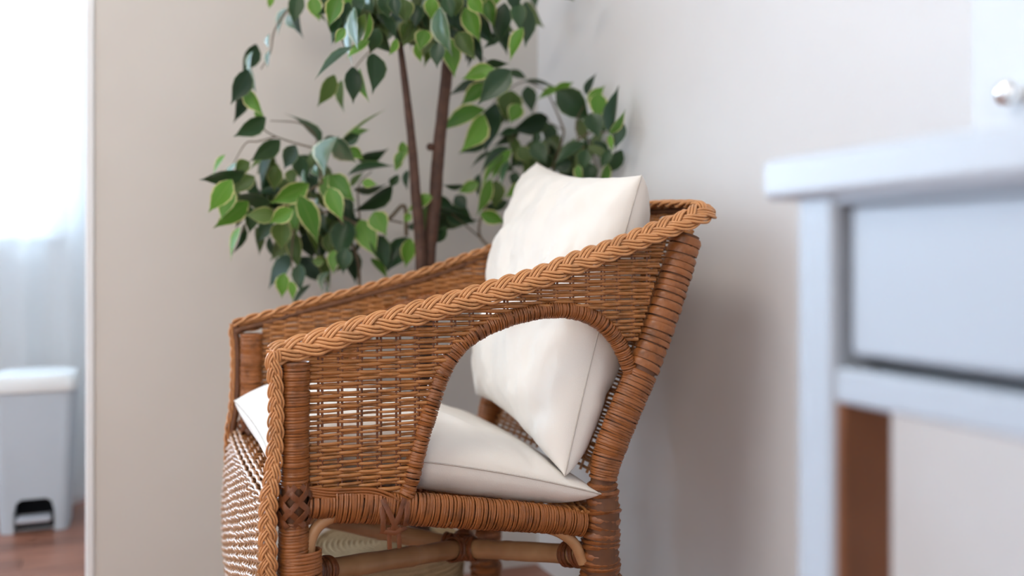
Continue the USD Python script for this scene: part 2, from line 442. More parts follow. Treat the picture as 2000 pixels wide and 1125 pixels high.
body = to_man(loft([rrect(0.079, 0.075, 0.022, 0.0), rrect(0.082, 0.078, 0.022, 0.05), rrect(0.094, 0.088, 0.024, 0.356)]))
cutp = [(-0.046, 0.007), (-0.046, 0.055), (-0.040, 0.078), (-0.028, 0.086), (0.028, 0.086), (0.040, 0.078), (0.046, 0.055), (0.046, 0.007)]
cs = manifold3d.CrossSection([np.array([(x, z) for x, z in cutp[::-1]], float)])
if cs.area() < 1e-6:
    cs = manifold3d.CrossSection([np.array(cutp, float)])
cut = cs.extrude(0.05).rotate((90, 0, 0)).translate((BX, BYY - 0.045, 0.0))
notch = to_man(cbox((BX - 0.046, BYY - 0.2, -0.01), (BX + 0.046, BYY - 0.045, 0.02), 0.0005))
bm = (body - cut - notch).to_mesh()
bpart("body", (bm.vert_properties[:, :3], bm.tri_verts), M_bin, pb)
bpart("pedal_recess", cbox((BX - 0.044, BYY - 0.047, 0.004), (BX + 0.044, BYY - 0.0455, 0.084), 0.0005), M_recess_shade, pb, label="black recess around the pedal")
bpart("pedal", cbox((BX - 0.040, BYY - 0.098, 0.028), (BX + 0.040, BYY - 0.048, 0.042), 0.004), M_pedal, pb, label="grey foot pedal")
bpart("lid", loft([rrect(0.098, 0.092, 0.026, 0.357), rrect(0.101, 0.095, 0.028, 0.362), rrect(0.101, 0.095, 0.028, 0.385), rrect(0.095, 0.089, 0.03, 0.398), rrect(0.075, 0.07, 0.03, 0.405)]), M_lid, pb)

# ---------------------------------------------------------------- white console table
ct = thing("console_table", "white lacquered table with a drawer against the right wall, cut by the right edge", "table", (0.68, 0.1, 0))
TX0, TX1, TY1, TY0 = 0.435, 1.02, 0.571, -0.75
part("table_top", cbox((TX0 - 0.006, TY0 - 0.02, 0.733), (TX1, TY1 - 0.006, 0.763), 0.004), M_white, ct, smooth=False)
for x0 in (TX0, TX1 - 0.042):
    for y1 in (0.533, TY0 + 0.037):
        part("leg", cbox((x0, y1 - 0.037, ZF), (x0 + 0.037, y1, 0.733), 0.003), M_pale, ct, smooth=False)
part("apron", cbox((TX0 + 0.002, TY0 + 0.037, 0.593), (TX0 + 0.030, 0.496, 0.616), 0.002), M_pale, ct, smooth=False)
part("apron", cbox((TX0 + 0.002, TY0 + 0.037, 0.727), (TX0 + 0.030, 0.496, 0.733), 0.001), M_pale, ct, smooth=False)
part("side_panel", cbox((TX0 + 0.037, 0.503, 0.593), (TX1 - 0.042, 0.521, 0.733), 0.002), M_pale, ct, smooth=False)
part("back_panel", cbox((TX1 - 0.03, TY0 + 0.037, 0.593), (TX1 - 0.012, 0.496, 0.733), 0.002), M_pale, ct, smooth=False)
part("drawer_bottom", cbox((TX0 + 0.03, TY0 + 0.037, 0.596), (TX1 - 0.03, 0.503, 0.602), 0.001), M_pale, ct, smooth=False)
for a, b in ((-0.11, 0.4885), (TY0 + 0.045, -0.118)):
    d = part("drawer", cbox((TX0 + 0.008, a, 0.625), (TX0 + 0.026, b, 0.7255), 0.003), M_pale, ct, smooth=False)
    prof = np.array([(0, 0), (0.006, 0), (0.006, 0.008), (0.013, 0.014), (0.014, 0.02), (0.009, 0.026), (0, 0.028)])
    k = trimesh.creation.revolve(prof, sections=20)
    k.apply_transform(trimesh.transformations.rotation_matrix(-math.pi / 2, (0, 1, 0)))
    k.apply_translation((TX0 + 0.008, (a + b) / 2, 0.675))
    part("knob", k, M_chrome, d)

# small drawer cabinet on the table
dc = thing("drawer_cabinet", "white little cabinet with a round polished knob standing on the table at the right edge", "cabinet", (0.80, 0.48, 0.765))
part("body", cbox((0.712, 0.33, 0.7655), (0.90, 0.628, 0.98), 0.004), M_cabinet, dc, smooth=False)
d = part("drawer", cbox((0.700, 0.338, 0.774), (0.7115, 0.620, 0.972), 0.003), M_cabinet, dc, smooth=False)
an = np.linspace(-1.2, math.pi / 2, 14)
k = trimesh.creation.revolve(np.array([(0, 0), (0.0045, 0), (0.0042, 0.004)] + [(0.0118 * math.cos(t) + 1e-6, 0.0145 + 0.0118 * math.sin(t)) for t in an]), sections=28)
k.apply_transform(trimesh.transformations.rotation_matrix(-math.pi / 2, (0, 1, 0)))
k.apply_translation((0.700, 0.568, 0.831))
part("knob", k, M_chrome, d, label="round polished metal knob")

part("inner_post", cbox((0.437, 0.489, ZF), (0.4815, 0.4962, 0.593), 0.002), M_brown, ct, label="brown wooden post on the inner side of the white leg", smooth=False)
# ---------------------------------------------------------------- wicker armchair
CY = 1.545                        # middle plane of the chair
NYS, FYS = 1.285, 1.805           # near and far side
ch = thing("wicker_armchair", "honey brown woven wicker armchair with plaited arms, its back against the right wall", "armchair", (0.45, CY, 0))


def both(m):
    return m, mirror(m, CY)


def on_side(pts, y=NYS):
    return [(x, y, z) for x, z in pts]


def spline(pts, step=0.004):
    return smooth_path(pts, step)


# front posts, bound with fine cane
post = [(0.1975, NYS, ZF), (0.1975, NYS, 0.3), (0.1988, NYS, 0.545)]
prad = lambda s: 0.0195
core = tube(resample(post, 0.02), 0.0185, 16)
lower = rings([(0.1975, NYS, ZF), (0.1975, NYS, 0.332)], prad, prad, (1, 0, 0), 0.0042, seed=1)
upper = rings([(0.198, NYS, 0.376), (0.1988, NYS, 0.548)], prad, prad, (1, 0, 0), 0.0036, seed=2)


def criss(cx, cy, z0, z1, r, n, turns, seed):
    """flat canes crossing each other around a post"""
    rg, out = np.random.default_rng(seed), []
    for k in range(n):
        for sgn in (1, -1):
            t = np.linspace(0, 1, 26)
            a = 2 * math.pi * (k / n + sgn * turns * t) + (0.3 if sgn > 0 else 0)
            rr = r + 0.0018 + 0.0015 * np.sin(2 * math.pi * n * turns * t * 1.0 + k + (0 if sgn > 0 else math.pi)) + 0.004 * np.sin(math.pi * t)
            p = np.stack([cx + rr * np.cos(a), cy + rr * np.sin(a), z0 + (z1 - z0) * t], 1)
            nr = np.stack([np.cos(a), np.sin(a), 0 * a], 1)
            out.append(tube(p, 0.0015, 6, up=nr, rb=0.0046))
    return cat(out)


cross = criss(0.1978, NYS, 0.326, 0.382, 0.019, 6, 0.36, 3)
# the binding that holds the bent brace against the post
hold = rings([(0.2060, NYS, 0.232), (0.2060, NYS, 0.288)], lambda s: 0.0295, lambda s: 0.0215, (1, 0, 0), 0.0042, seed=4)
for k, (c, a, b, x, h) in enumerate(zip(both(core), both(lower), both(upper), both(cross), both(hold))):
    n = part("front_post", c, W["core"], ch, smooth=50)
    part("cane_wrap", a, W["wrap"], n, smooth=60)
    part("cane_wrap", b, W["wrap"], n, smooth=60)
    part("crossed_binding", x, W["dark"], n, smooth=60)
    part("brace_binding", h, W["wrap"], n, smooth=60)

# back posts: an upright leg and a leaning upper part
bp = spline(on_side([(0.677, ZF), (0.672, 0.10), (0.6697, 0.2), (0.6705, 0.25), (0.6745, 0.295), (0.6735, 0.325), (0.676, 0.352), (0.688, 0.392), (0.7152, 0.451), (0.743, 0.506), (0.7618, 0.546), (0.7884, 0.6115), (0.8124, 0.6775), (0.8285, 0.728)]), 0.004)
hts = bp[:, 2]
ilo, imd = int(np.argmin(abs(hts - 0.345))), int(np.argmin(abs(hts - 0.508)))
leg_, mid_, top_ = bp[:ilo + 1], bp[ilo:imd + 1], bp[imd:]
core = tube(bp, np.interp(hts, [0, 0.2, 0.3, 0.34, 0.4, 0.77], [0.026, 0.029, 0.026, 0.019, 0.021, 0.021]), 16, up=(1, 0, 0.4))
legr = lambda s: np.interp(s, [0, 0.6, 0.85, 1], [0.028, 0.0315, 0.0275, 0.0215])
legw = rings(leg_, legr, lambda s: legr(s) * 0.85, (1, 0, 0.2), 0.0095, 0.0042, 0.09, 0.40, seed=5, wide=0.43, rj=0.0016)
midw = rings(mid_, lambda s: 0.0205 + 0.005 * min(1, s * 3), lambda s: 0.021, (1, 0, -0.4), 0.0040, seed=6)
topw = rings(top_, lambda s: 0.0250, lambda s: 0.021, (1, 0, -0.4), 0.0112, 0.0026, 0.03, 0.3, seed=7, wide=0.485)
nails = []
for t in (0.35, 0.62):
    p = top_[int(len(top_) * t)]
    nails.append(cbox(p + V3(-0.012, -0.0245, -0.004), p + V3(-0.004, -0.0225, 0.004), 0.001))
for k, (c, a, b, d) in enumerate(zip(both(core), both(legw), both(midw), both(topw))):
    n = part("back_post", c, W["core"], ch, smooth=50)
    part("coarse_binding", a, W["leg"], n, smooth=60)
    part("cane_wrap", b, W["wrap"], n, smooth=60)
    part("flat_wrap", d, W["wrap"], n, smooth=60)

# seat rails
rail = [(0.2159, NYS, 0.3490), (0.2874, NYS, 0.3415), (0.3619, NYS, 0.3300), (0.4397, NYS, 0.3165), (0.521, NYS, 0.3025), (0.5887, NYS, 0.2900), (0.640, NYS, 0.2790)]
rl = spline(rail)
rv = lambda s: 0.0165 if s < 0.085 else np.interp(s, [0.085, 0.6, 1.0], [0.0235, 0.0225, 0.0195])
core = tube(rl, 0.015, 12, up=(0, 0, 1))
wr = rings(rl, rv, lambda s: 0.0175, (0.15, 0, 1), 0.0039, 0.0016, 0.035, 0.25, seed=8)
for k, (c, a) in enumerate(zip(both(core), both(wr))):
    n = part("seat_rail", c, W["core"], ch, smooth=50)
    part("cane_wrap", a, W["wrap"], n, smooth=60)
for x, z in ((0.190, 0.338), (0.662, 0.284)):
    p = resample([(x, NYS + 0.018, z), (x, FYS - 0.018, z)], 0.01)
    n = part("seat_rail", tube(p, 0.014, 12), W["core"], ch, smooth=50)
    part("cane_wrap", rings(p, lambda s: 0.0175, lambda s: 0.0155, (0, 0, 1), 0.0048, jitter=0.05, tilt=0.01, seed=9, K=12, wide=0.62), W["wrap"], n, smooth=60)

# bent rods under the rails
for pts in ([(0.2185, NYS, 0.232), (0.2185, NYS, 0.285), (0.2225, NYS, 0.306), (0.2335, NYS, 0.3215), (0.2549, NYS, 0.3300), (0.30, NYS, 0.334)],
            [(0.545, NYS, 0.287), (0.5844, NYS, 0.2765), (0.6104, NYS, 0.2625), (0.6272, NYS, 0.2456), (0.640, NYS, 0.218)]):
    m = tube(spline(pts), 0.0085, 14)
    for q in both(m):
        part("brace", q, W["rod"], ch, smooth=60)

# crossed rattan poles below the seat
K = V3(0.5282, 1.535, 0.1808)
ends = [V3(0.214, NYS + 0.012, 0.252), V3(0.655, NYS + 0.006, 0.226), V3(0.214, FYS - 0.012, 0.225), V3(0.655, FYS - 0.006, 0.226)]
for k, e in enumerate(ends):
    p = resample([e, K], 0.006)
    s = np.arange(len(p)) * 0.006
    r = 0.0160 + 0.0012 * np.exp(-((s - 0.62 * s[-1]) / 0.006) ** 2) + 0.0004 * np.sin(s * 60)
    n = part("stretcher", tube(p, r, 14), W["pole"], ch, smooth=60)
    part("cane_wrap", rings(p[:9], lambda s: 0.0185, lambda s: 0.0185, (0, 0, 1), 0.0065, 0.0026, 0.12, 0.3, seed=20 + k), W["dark"], n, smooth=60)
kn = []
for k, e in enumerate(ends):
    q = resample([K + unit(e - K) * 0.004, K + unit(e - K) * 0.034], 0.005)
    kn.append(rings(q, lambda s: 0.0195, lambda s: 0.0195, (0, 0, 1), 0.0075, 0.0028, 0.18, 0.3, seed=30 + k))
part("crossing_knot", cat(kn), W["dark"], ch, smooth=60)

# rim: a flat plait of five strands, three canes each, all along arms and back
rim_near = [(0.1690, 1.275, 0.5600), (0.1790, 1.275, 0.5650), (0.197, 1.275, 0.5693), (0.2423, 1.275, 0.5804), (0.2851, 1.275, 0.5933), (0.344, 1.275, 0.6077), (0.405, 1.275, 0.6226), (0.4601, 1.275, 0.6366), (0.5169, 1.275, 0.651), (0.5756, 1.275, 0.669),
            (0.6274, 1.275, 0.6876), (0.6896, 1.275, 0.7084), (0.7447, 1.275, 0.7282), (0.7918, 1.270, 0.7467), (0.8303, 1.267, 0.7622), (0.8620, 1.280, 0.7745), (0.8790, 1.325, 0.7810), (0.8790, 1.385, 0.7850), (0.8810, 1.46, 0.788)]
rim_all = rim_near + [(0.8815, CY, 0.789)] + [(x, 2 * CY - y, z) for x, y, z in rim_near[::-1]]
rp = smooth_path(rim_all, 0.0035)
# the direction in which the plait faces: outwards on the arms, upwards and outwards along the back
side = np.clip((rp[:, 1] - CY) / 0.27, -1, 1)
fx = np.interp(rp[:, 0], [0.70, 0.80, 0.86], [0, 0.12, 0.35])
fy = np.interp(rp[:, 0], [0.55, 0.80, 0.87], [0.82, 0.68, 0.30]) * np.sign(side) * np.minimum(1, abs(side) * 1.6)
rn = unit(np.stack([fx, fy, np.interp(rp[:, 0], [0.5, 0.87], [0.60, 0.85])], 1))


def plait(path, face, A, B, period, cr, n=4, R=0.024, sides=6, flip=1, ns=3):
    """ns flat strands of n canes plaited over each other around a rounded edge"""
    t = unit(np.gradient(path, axis=0))
    N = unit(face - t * (face * t).sum(1, keepdims=True))
    Lt = np.cross(t, N)
    step = np.linalg.norm(np.diff(path, axis=0), axis=1).mean()
    s = np.arange(len(path)) * step
    A = np.broadcast_to(np.asarray(A, float), s.shape)
    kf = 2 * math.pi / period
    strands = []
    for st in range(ns):
        th = kf * s + 2 * math.pi * st / ns
        l0, h0 = A * np.sin(th), B * np.tanh(1.6 * np.sin(2 * th))
        dl = A * kf * np.cos(th)
        nn = np.sqrt(1 + dl ** 2)
        ms = []
        for j in range(n):
            o = (j - (n - 1) / 2) * cr * 1.93
            ss, ll = s - o * dl / nn, l0 + o / nn
            ang = ll / R
            C = np.stack([np.interp(ss, s, path[:, k]) for k in range(3)], 1)
            rad = N * np.cos(ang)[:, None] + Lt * np.sin(ang)[:, None]
            hh = R + h0 + 0.0006 * np.sin(s * 90 + j * 2.1 + st)
            p = C - N * R + rad * hh[:, None]
            ms.append(tube(p, cr, sides, up=rad))
        strands.append(cat(ms))
    return strands


rim = part("rim", tube(rp - rn * 0.0115 - np.array([0, 0, 0.002]), 0.0052, 10), W["core"], ch, smooth=60)
Ab = np.interp(rp[:, 0], [0.165, 0.20, 0.75, 0.86], [0.0105, 0.0135, 0.0145, 0.0185])
for m in plait(rp, rn, Ab, 0.0042, 0.146, 0.00245, 3, ns=5):
    part("strand", m, W["braid"], rim, smooth=60)

# the plaited border down the front edges
vb = [(0.1690, 1.2700, 0.566), (0.1675, 1.2690, 0.5500), (0.1700, 1.2690, 0.5278), (0.1715, 1.2690, 0.4862), (0.1700, 1.2690, 0.4375), (0.1670, 1.2690, 0.4006), (0.1610, 1.2690, 0.364), (0.1600, 1.2690, 0.3179), (0.1605, 1.2690, 0.2648), (0.1615, 1.2690, 0.18), (0.1655, 1.2690, 0.10)]
vp = smooth_path(vb, 0.003)
vf = np.tile(unit(V3(-0.42, -0.9, 0.0)), (len(vp), 1))
va = np.interp(vp[:, 2], [0.10, 0.36, 0.40, 0.56], [0.0098, 0.0092, 0.0068, 0.0062])
vs_ = plait(vp, vf, va, 0.0036, 0.100, 0.00165, 3, R=0.014, ns=5)
vcore = tube(vp - vf * 0.009, 0.005, 10)
for k in range(2):
    n = part("front_border", both(vcore)[k], W["core"], ch, smooth=60)
    for m in vs_:
        part("strand", both(m)[k], W["braid"], n, smooth=60)


# woven panels: canes running in rows, over and under upright stakes
def weave(rows, stake_at, point, normal, amp, cr, seed, seg=0.005, jit=0.0007, flat=1.0, wave=0.0, gap=0):
    """rows: list of (v, [(u0, u1), ...]); stakes at u = k * stake_at; point(u, v), normal(u, v) give the surface"""
    rg, out = np.random.default_rng(seed), []
    for r, (v, spans) in enumerate(rows):
        for u0, u1 in spans:
            if u1 - u0 < 0.008:
                continue
            u = np.linspace(u0, u1, max(4, int((u1 - u0) / seg)))
            ph = rg.uniform(0, 6.28)
            vv = v + rg.normal(0, jit) + jit * 1.3 * np.sin(u * 31 + ph) + wave * np.cos(math.pi * u / stake_at + math.pi * r)
            p = point(u, vv) + normal(u, vv) * (amp * np.cos(math.pi * u / stake_at + math.pi * r))[:, None]
            rr = cr * (1 + rg.uniform(-0.14, 0.16))
            if gap:      # looser in the middle of the arm panel, where the light comes through
                rr = rr * (1 - 0.26 * np.exp(-((u - 0.31) / 0.075) ** 2 - ((v - 0.455) / 0.05) ** 2))
            out.append(tube(p, rr, 6, up=normal(u, vv), rb=rr * flat))
    return cat(out)


import shapely
from shapely.geometry import Polygon, LineString

arch = [(0.3440, 0.322), (0.3505, 0.3373), (0.3619, 0.3693), (0.3733, 0.4127), (0.391, 0.4707), (0.4081, 0.5182), (0.4278, 0.5511), (0.4516, 0.5728), (0.488, 0.5915), (0.5377, 0.6057), (0.5887, 0.6116), (0.6323, 0.6067), (0.6679, 0.5915), (0.695, 0.5666), (0.7115, 0.5401), (0.7250, 0.508)]
ap = spline(on_side(arch))
top_line = [(x, z + 0.003) for x, y, z in rim_near if 0.20 < x < 0.80]
poly = Polygon([(0.2185, 0.372), (0.262, 0.3655), (0.30, 0.364), (0.33, 0.352)] + [(x, z) for x, z in arch[1:14]] + [(0.735, 0.560), (0.757, 0.620), (0.780, 0.692), (0.790, 0.725)] + top_line[::-1] + [(0.2185, 0.562)])


def spans(z):
    g = poly.intersection(LineString([(0.1, z), (1.0, z)]))
    return [(s.bounds[0], s.bounds[2]) for s in getattr(g, "geoms", [g]) if s.length > 0]


zs_, z = [], 0.353
while z < 0.728:
    zs_.append(z)
    z += 0.0054
bulge = lambda u: 0.006 * np.sin(np.clip((u - 0.22) / 0.5, 0, 1) * math.pi)
spoint = lambda u, v: np.stack([u, NYS - bulge(u), v + 0 * u], 1)
snorm = lambda u, v: np.tile(V3(0, -1, 0), (len(u), 1))
pan = weave([(z, spans(z)) for z in zs_], 0.0275, spoint, snorm, 0.0030, 0.0029, 11, jit=0.0007, gap=1)
pan_far = mirror(weave([(z, spans(z)) for z in zs_], 0.0275, spoint, snorm, 0.0032, 0.0031, 17, jit=0.0005), CY)
stakes = []
for k in range(8, 29):
    u = (k + 0.5) * 0.0275
    g = poly.intersection(LineString([(u, 0.2), (u, 0.9)]))
    for sgm in getattr(g, "geoms", [g]):
        if sgm.length > 0.012:
            for o in (-0.0026, 0.0026):
                zz = np.linspace(sgm.bounds[1], sgm.bounds[3], 12)
                stakes.append(tube(spoint(np.full(12, u + o), zz), 0.0019, 6))
stk = cat(stakes)
# canes that close the lower edge of the panel and tie its corner to the rail
hem = cat([tube(spline([(0.212, NYS - 0.006 - 0.002 * k, 0.376 - 0.003 * k), (0.25, NYS - 0.010, 0.370 - 0.004 * k), (0.30, NYS - 0.010, 0.3665 - 0.004 * k), (0.33, NYS - 0.012, 0.356 - 0.006 * k), (0.352, NYS - 0.014, 0.338 - 0.008 * k)]), 0.0022, 6) for k in range(4)])
archw = rings(ap, lambda s: np.interp(s, [0, 0.30, 0.40, 1], [0.0145, 0.0145, 0.0115, 0.0105]), lambda s: np.interp(s, [0, 0.30, 0.40, 1], [0.012, 0.0125, 0.0125, 0.0115]), (0, -1, 0), 0.0037, 0.0016, 0.06, 0.2, seed=12)
tie = []
for k, (a0, a1) in enumerate((((0.318, 0.352), (0.338, 0.306)), ((0.350, 0.350), (0.330, 0.306)), ((0.316, 0.345), (0.318, 0.306)), ((0.353, 0.345), (0.350, 0.312)))):
    tie.append(tube([(a0[0], NYS - 0.016, a0[1]), ((a0[0] + a1[0]) / 2, NYS - 0.0235, (a0[1] + a1[1]) / 2), (a1[0], NYS - 0.019, a1[1])], 0.0018, 6, up=(0, -1, 0), rb=0.0042))
tie.append(tube([(0.314, NYS - 0.018, 0.308), (0.334, NYS - 0.022, 0.304), (0.352, NYS - 0.018, 0.309)], 0.0018, 6, up=(0, -1, 0), rb=0.004))
for x in (0.327, 0.341):
    tie.append(tube([(x, NYS - 0.018, 0.312), (x, NYS - 0.019, 0.296), (x + 0.001, NYS - 0.018, 0.281)], 0.0018, 6, up=(0, -1, 0), rb=0.0036))
tie = cat(tie)
for k in range(2):
    n = part("side_panel", (pan, pan_far)[k], W["weave"], ch, smooth=60)
    part("stakes", both(stk)[k], W["dark"], n, smooth=60)
    part("hem", both(hem)[k], W["wrap"], n, smooth=60)
    n = part("arch_rod", tube(both((ap, np.zeros((0, 3), int)))[k][0], 0.0095, 12), W["core"], ch, smooth=60)
    part("cane_wrap", both(archw)[k], W["wrap"], n, smooth=60)
    part("knot", both(tie)[k], W["dark"], ch, smooth=60)

# woven back
bpt = lambda u, v: np.stack([0.680 + 0.425 * (v - 0.33) + 0.012 * np.cos((u - CY) * 6), u, v + 0 * u], 1)
bn = unit(V3(-1, 0, 0.425))
bnm = lambda u, v: np.tile(bn, (len(u), 1))
rows = [(z, [(NYS + 0.012 if z < 0.70 else NYS + 0.02, FYS - (0.012 if z < 0.70 else 0.02))]) for z in np.arange(0.345, 0.772, 0.0062)]
n = part("back_panel", weave(rows, 0.0275, bpt, bnm, 0.0036, 0.0025, 13, seg=0.006), W["weave"], ch, smooth=60)
st = []
for u in np.arange(NYS + 0.028, FYS - 0.01, 0.0275):
    zz = np.linspace(0.335, 0.775, 14)
    st.append(tube(bpt(np.full(14, u), zz), 0.0026, 6))
part("stakes", cat(st), W["weave"], n, smooth=60)

# woven seat
spt = lambda u, v: np.stack([v + 0 * u, u, 0.3585 - 0.125 * (v - 0.165) + 0.004 * np.sin((u - NYS) / 0.52 * math.pi)], 1)
sn = unit(V3(0.125, 0, 1))
rows = [(x, [(NYS - 0.008, FYS + 0.008)]) for x in np.arange(0.172, 0.66, 0.0066)]
n = part("seat_panel", weave(rows, 0.030, spt, lambda u, v: np.tile(sn, (len(u), 1)), 0.0032, 0.0027, 14, seg=0.007), W["weave"], ch, smooth=60)
st = [tube(spt(np.full(10, u), np.linspace(0.165, 0.66, 10)), 0.0026, 6) for u in np.arange(NYS + 0.015, FYS, 0.030)]
part("stakes", cat(st), W["weave"], n, smooth=60)

# woven apron hanging from the front edge of the seat
def apx(v):
    return np.interp(v, [0.08, 0.14, 0.22, 0.30, 0.345, 0.36], [0.158, 0.150, 0.148, 0.153, 0.160, 0.166])


apt = lambda u, v: np.stack([apx(v) + 0 * u - 0.006 * np.sin((u - NYS) / 0.52 * math.pi), u, v + 0 * u], 1)
apn = lambda u, v: np.tile(V3(-1, 0, 0), (len(u), 1))
rows = []
for z in np.arange(0.11, 0.357, 0.0062):
    rows.append((z, [(NYS - 0.012, FYS + 0.012)]))
n = part("front_apron", weave(rows, 0.0215, apt, apn, 0.0036, 0.0027, 15, seg=0.0045), W["apron"], ch, smooth=60)
st = [tube(apt(np.full(10, u), np.linspace(0.105, 0.358, 10)), 0.0026, 6) for u in np.arange(NYS + 0.0105, FYS, 0.0215)]
part("stakes", cat(st), W["apron"], n, smooth=60)
e = []
for k, (dx, dz) in enumerate(((-0.004, 0.0), (0.003, 0.0055), (0.011, 0.007))):
    u = np.linspace(NYS - 0.01, FYS + 0.01, 90)
    e.append(tube(apt(u, np.full(90, 0.357)) + np.stack([dx + 0.0012 * np.cos(u * 150 + k * 2), 0 * u, dz + 0.0012 * np.sin(u * 150 + k * 2)], 1), 0.0032, 6))
part("edge_canes", cat(e), W["apron"], n, smooth=60)
part("hem", cat(plait(resample([(0.155, NYS - 0.014, 0.104), (0.150, CY, 0.104), (0.155, FYS + 0.014, 0.104)], 0.004), np.tile(V3(-1, 0, 0), (len(resample([(0.155, NYS - 0.014, 0.104), (0.150, CY, 0.104), (0.155, FYS + 0.014, 0.104)], 0.004)), 1)), 0.006, 0.004, 0.07, 0.0018, 3, R=0.012)), W["braid"], n, smooth=60)


# ---------------------------------------------------------------- cushions
def cushion(c00, c10, c11, c01, T0, T1, pinch, exps, n=90, seed=1, wr=0.004, power=(0.46, 0.46), bow=(0, 0, 0), taper=0.0):
    """a stuffed cushion: corners (u v = 00, 10, 11, 01), thickness on the two faces, edges drawn in between the corners"""
    c00, c10, c11, c01 = (np.asarray(c, float) for c in (c00, c10, c11, c01))
    g = np.linspace(-1, 1, n)
    g = np.sign(g) * (1 - (1 - abs(g)) ** 1.35)
    U, Vv = np.meshgrid(g, g, indexing="ij")
    u = U * (1 - pinch[0] * (1 - Vv ** 2) * abs(U) ** 3)
    v = Vv * (1 - pinch[1] * (1 - U ** 2) * abs(Vv) ** 3)
    a, b = (u + 1) / 2, (v + 1) / 2
    base = (c00 * ((1 - a) * (1 - b))[..., None] + c10 * (a * (1 - b))[..., None] + c11 * (a * b)[..., None] + c01 * ((1 - a) * b)[..., None])
    nrm = unit(np.cross(c10 - c00, c01 - c00))
    base = base + np.asarray(bow, float) * (1 - U ** 2)[..., None]
    env0 = np.clip((1 - abs(U) ** exps) * (1 - abs(Vv) ** exps), 0, None)
    faces, verts = [], []
    idx = np.arange(n * n).reshape(n, n)
    q = np.stack([idx[:-1, :-1], idx[1:, :-1], idx[1:, 1:], idx[:-1, 1:]], -1).reshape(-1, 4)
    tri = np.vstack([q[:, [0, 1, 2]], q[:, [0, 2, 3]]])
    for k, (T, sg) in enumerate(((T0, 1), (T1, -1))):
        P3 = np.stack([U * 3.4 + Vv * 0.9, Vv * 2.2 - U * 0.7, np.full_like(U, 3.7 * k)], -1)
        w = (meshkit.fbm(P3 + seed, 4, seed + k) - 0.5) * 2.2
        str_ = np.sin((U * 7 + Vv * 5 + 6 * meshkit.fbm(P3 * 0.6, 2, seed + 5)) * 1.7) * (meshkit.noise(P3 * 0.8 + 9) ** 2)
        env = env0 ** power[k]
        h = env * T * (1 - (taper * np.clip(U * 0.5 + 0.5, 0, 1) ** 2 if k == 0 else 0)) + (w * wr + str_ * wr * 0.7) * np.clip(env * 1.4, 0, 1)
        pts = base + nrm * (sg * h)[..., None]
        verts.append(pts.reshape(-1, 3)), faces.append((tri if sg > 0 else tri[:, ::-1]) + k * n * n)
    m = trimesh.Trimesh(np.vstack(verts), np.vstack(faces), process=False)
    m.merge_vertices(digits_vertex=7)
    edge = np.concatenate([base[:-1, 0], base[-1, :-1], base[:0:-1, -1], base[0, :0:-1]])
    edge = np.vstack([edge, edge[:1]])
    return m, edge


sc_, edge = cushion((0.168, 1.312, 0.420), (0.660, 1.263, 0.3275), (0.680, 1.786, 0.335), (0.166, 1.792, 0.424), 0.068, 0.062, (0.03, 0.03), 4, seed=3, wr=0.004, power=(0.54, 0.44), bow=(0, 0, 0.014), taper=0.6)
sq = thing("seat_cushion", "square cream linen seat cushion with a seam round its edge, lying on the wicker seat", "cushion", (0.43, 1.55, 0.36))
part("cover", sc_, M_linen, sq, smooth=True)
part("seam", tube(resample(edge, 0.004), 0.0013, 6), M_seam, sq, smooth=True)

pc, edge = cushion((0.606, 1.279, 0.357), (0.640, 1.776, 0.412), (0.786, 1.800, 0.894), (0.768, 1.326, 0.827), -0.084, -0.094, (0.045, 0.085), 3, seed=8, wr=0.016, power=(0.50, 0.40))
pl = thing("back_cushion", "cream linen scatter cushion with pointed corners, leaning upright against the wicker back", "cushion", (0.70, 1.55, 0.6))
part("cover", pc, M_linen, pl, smooth=True)
part("seam", tube(resample(edge, 0.004), 0.0012, 6), M_seam, pl, smooth=True)

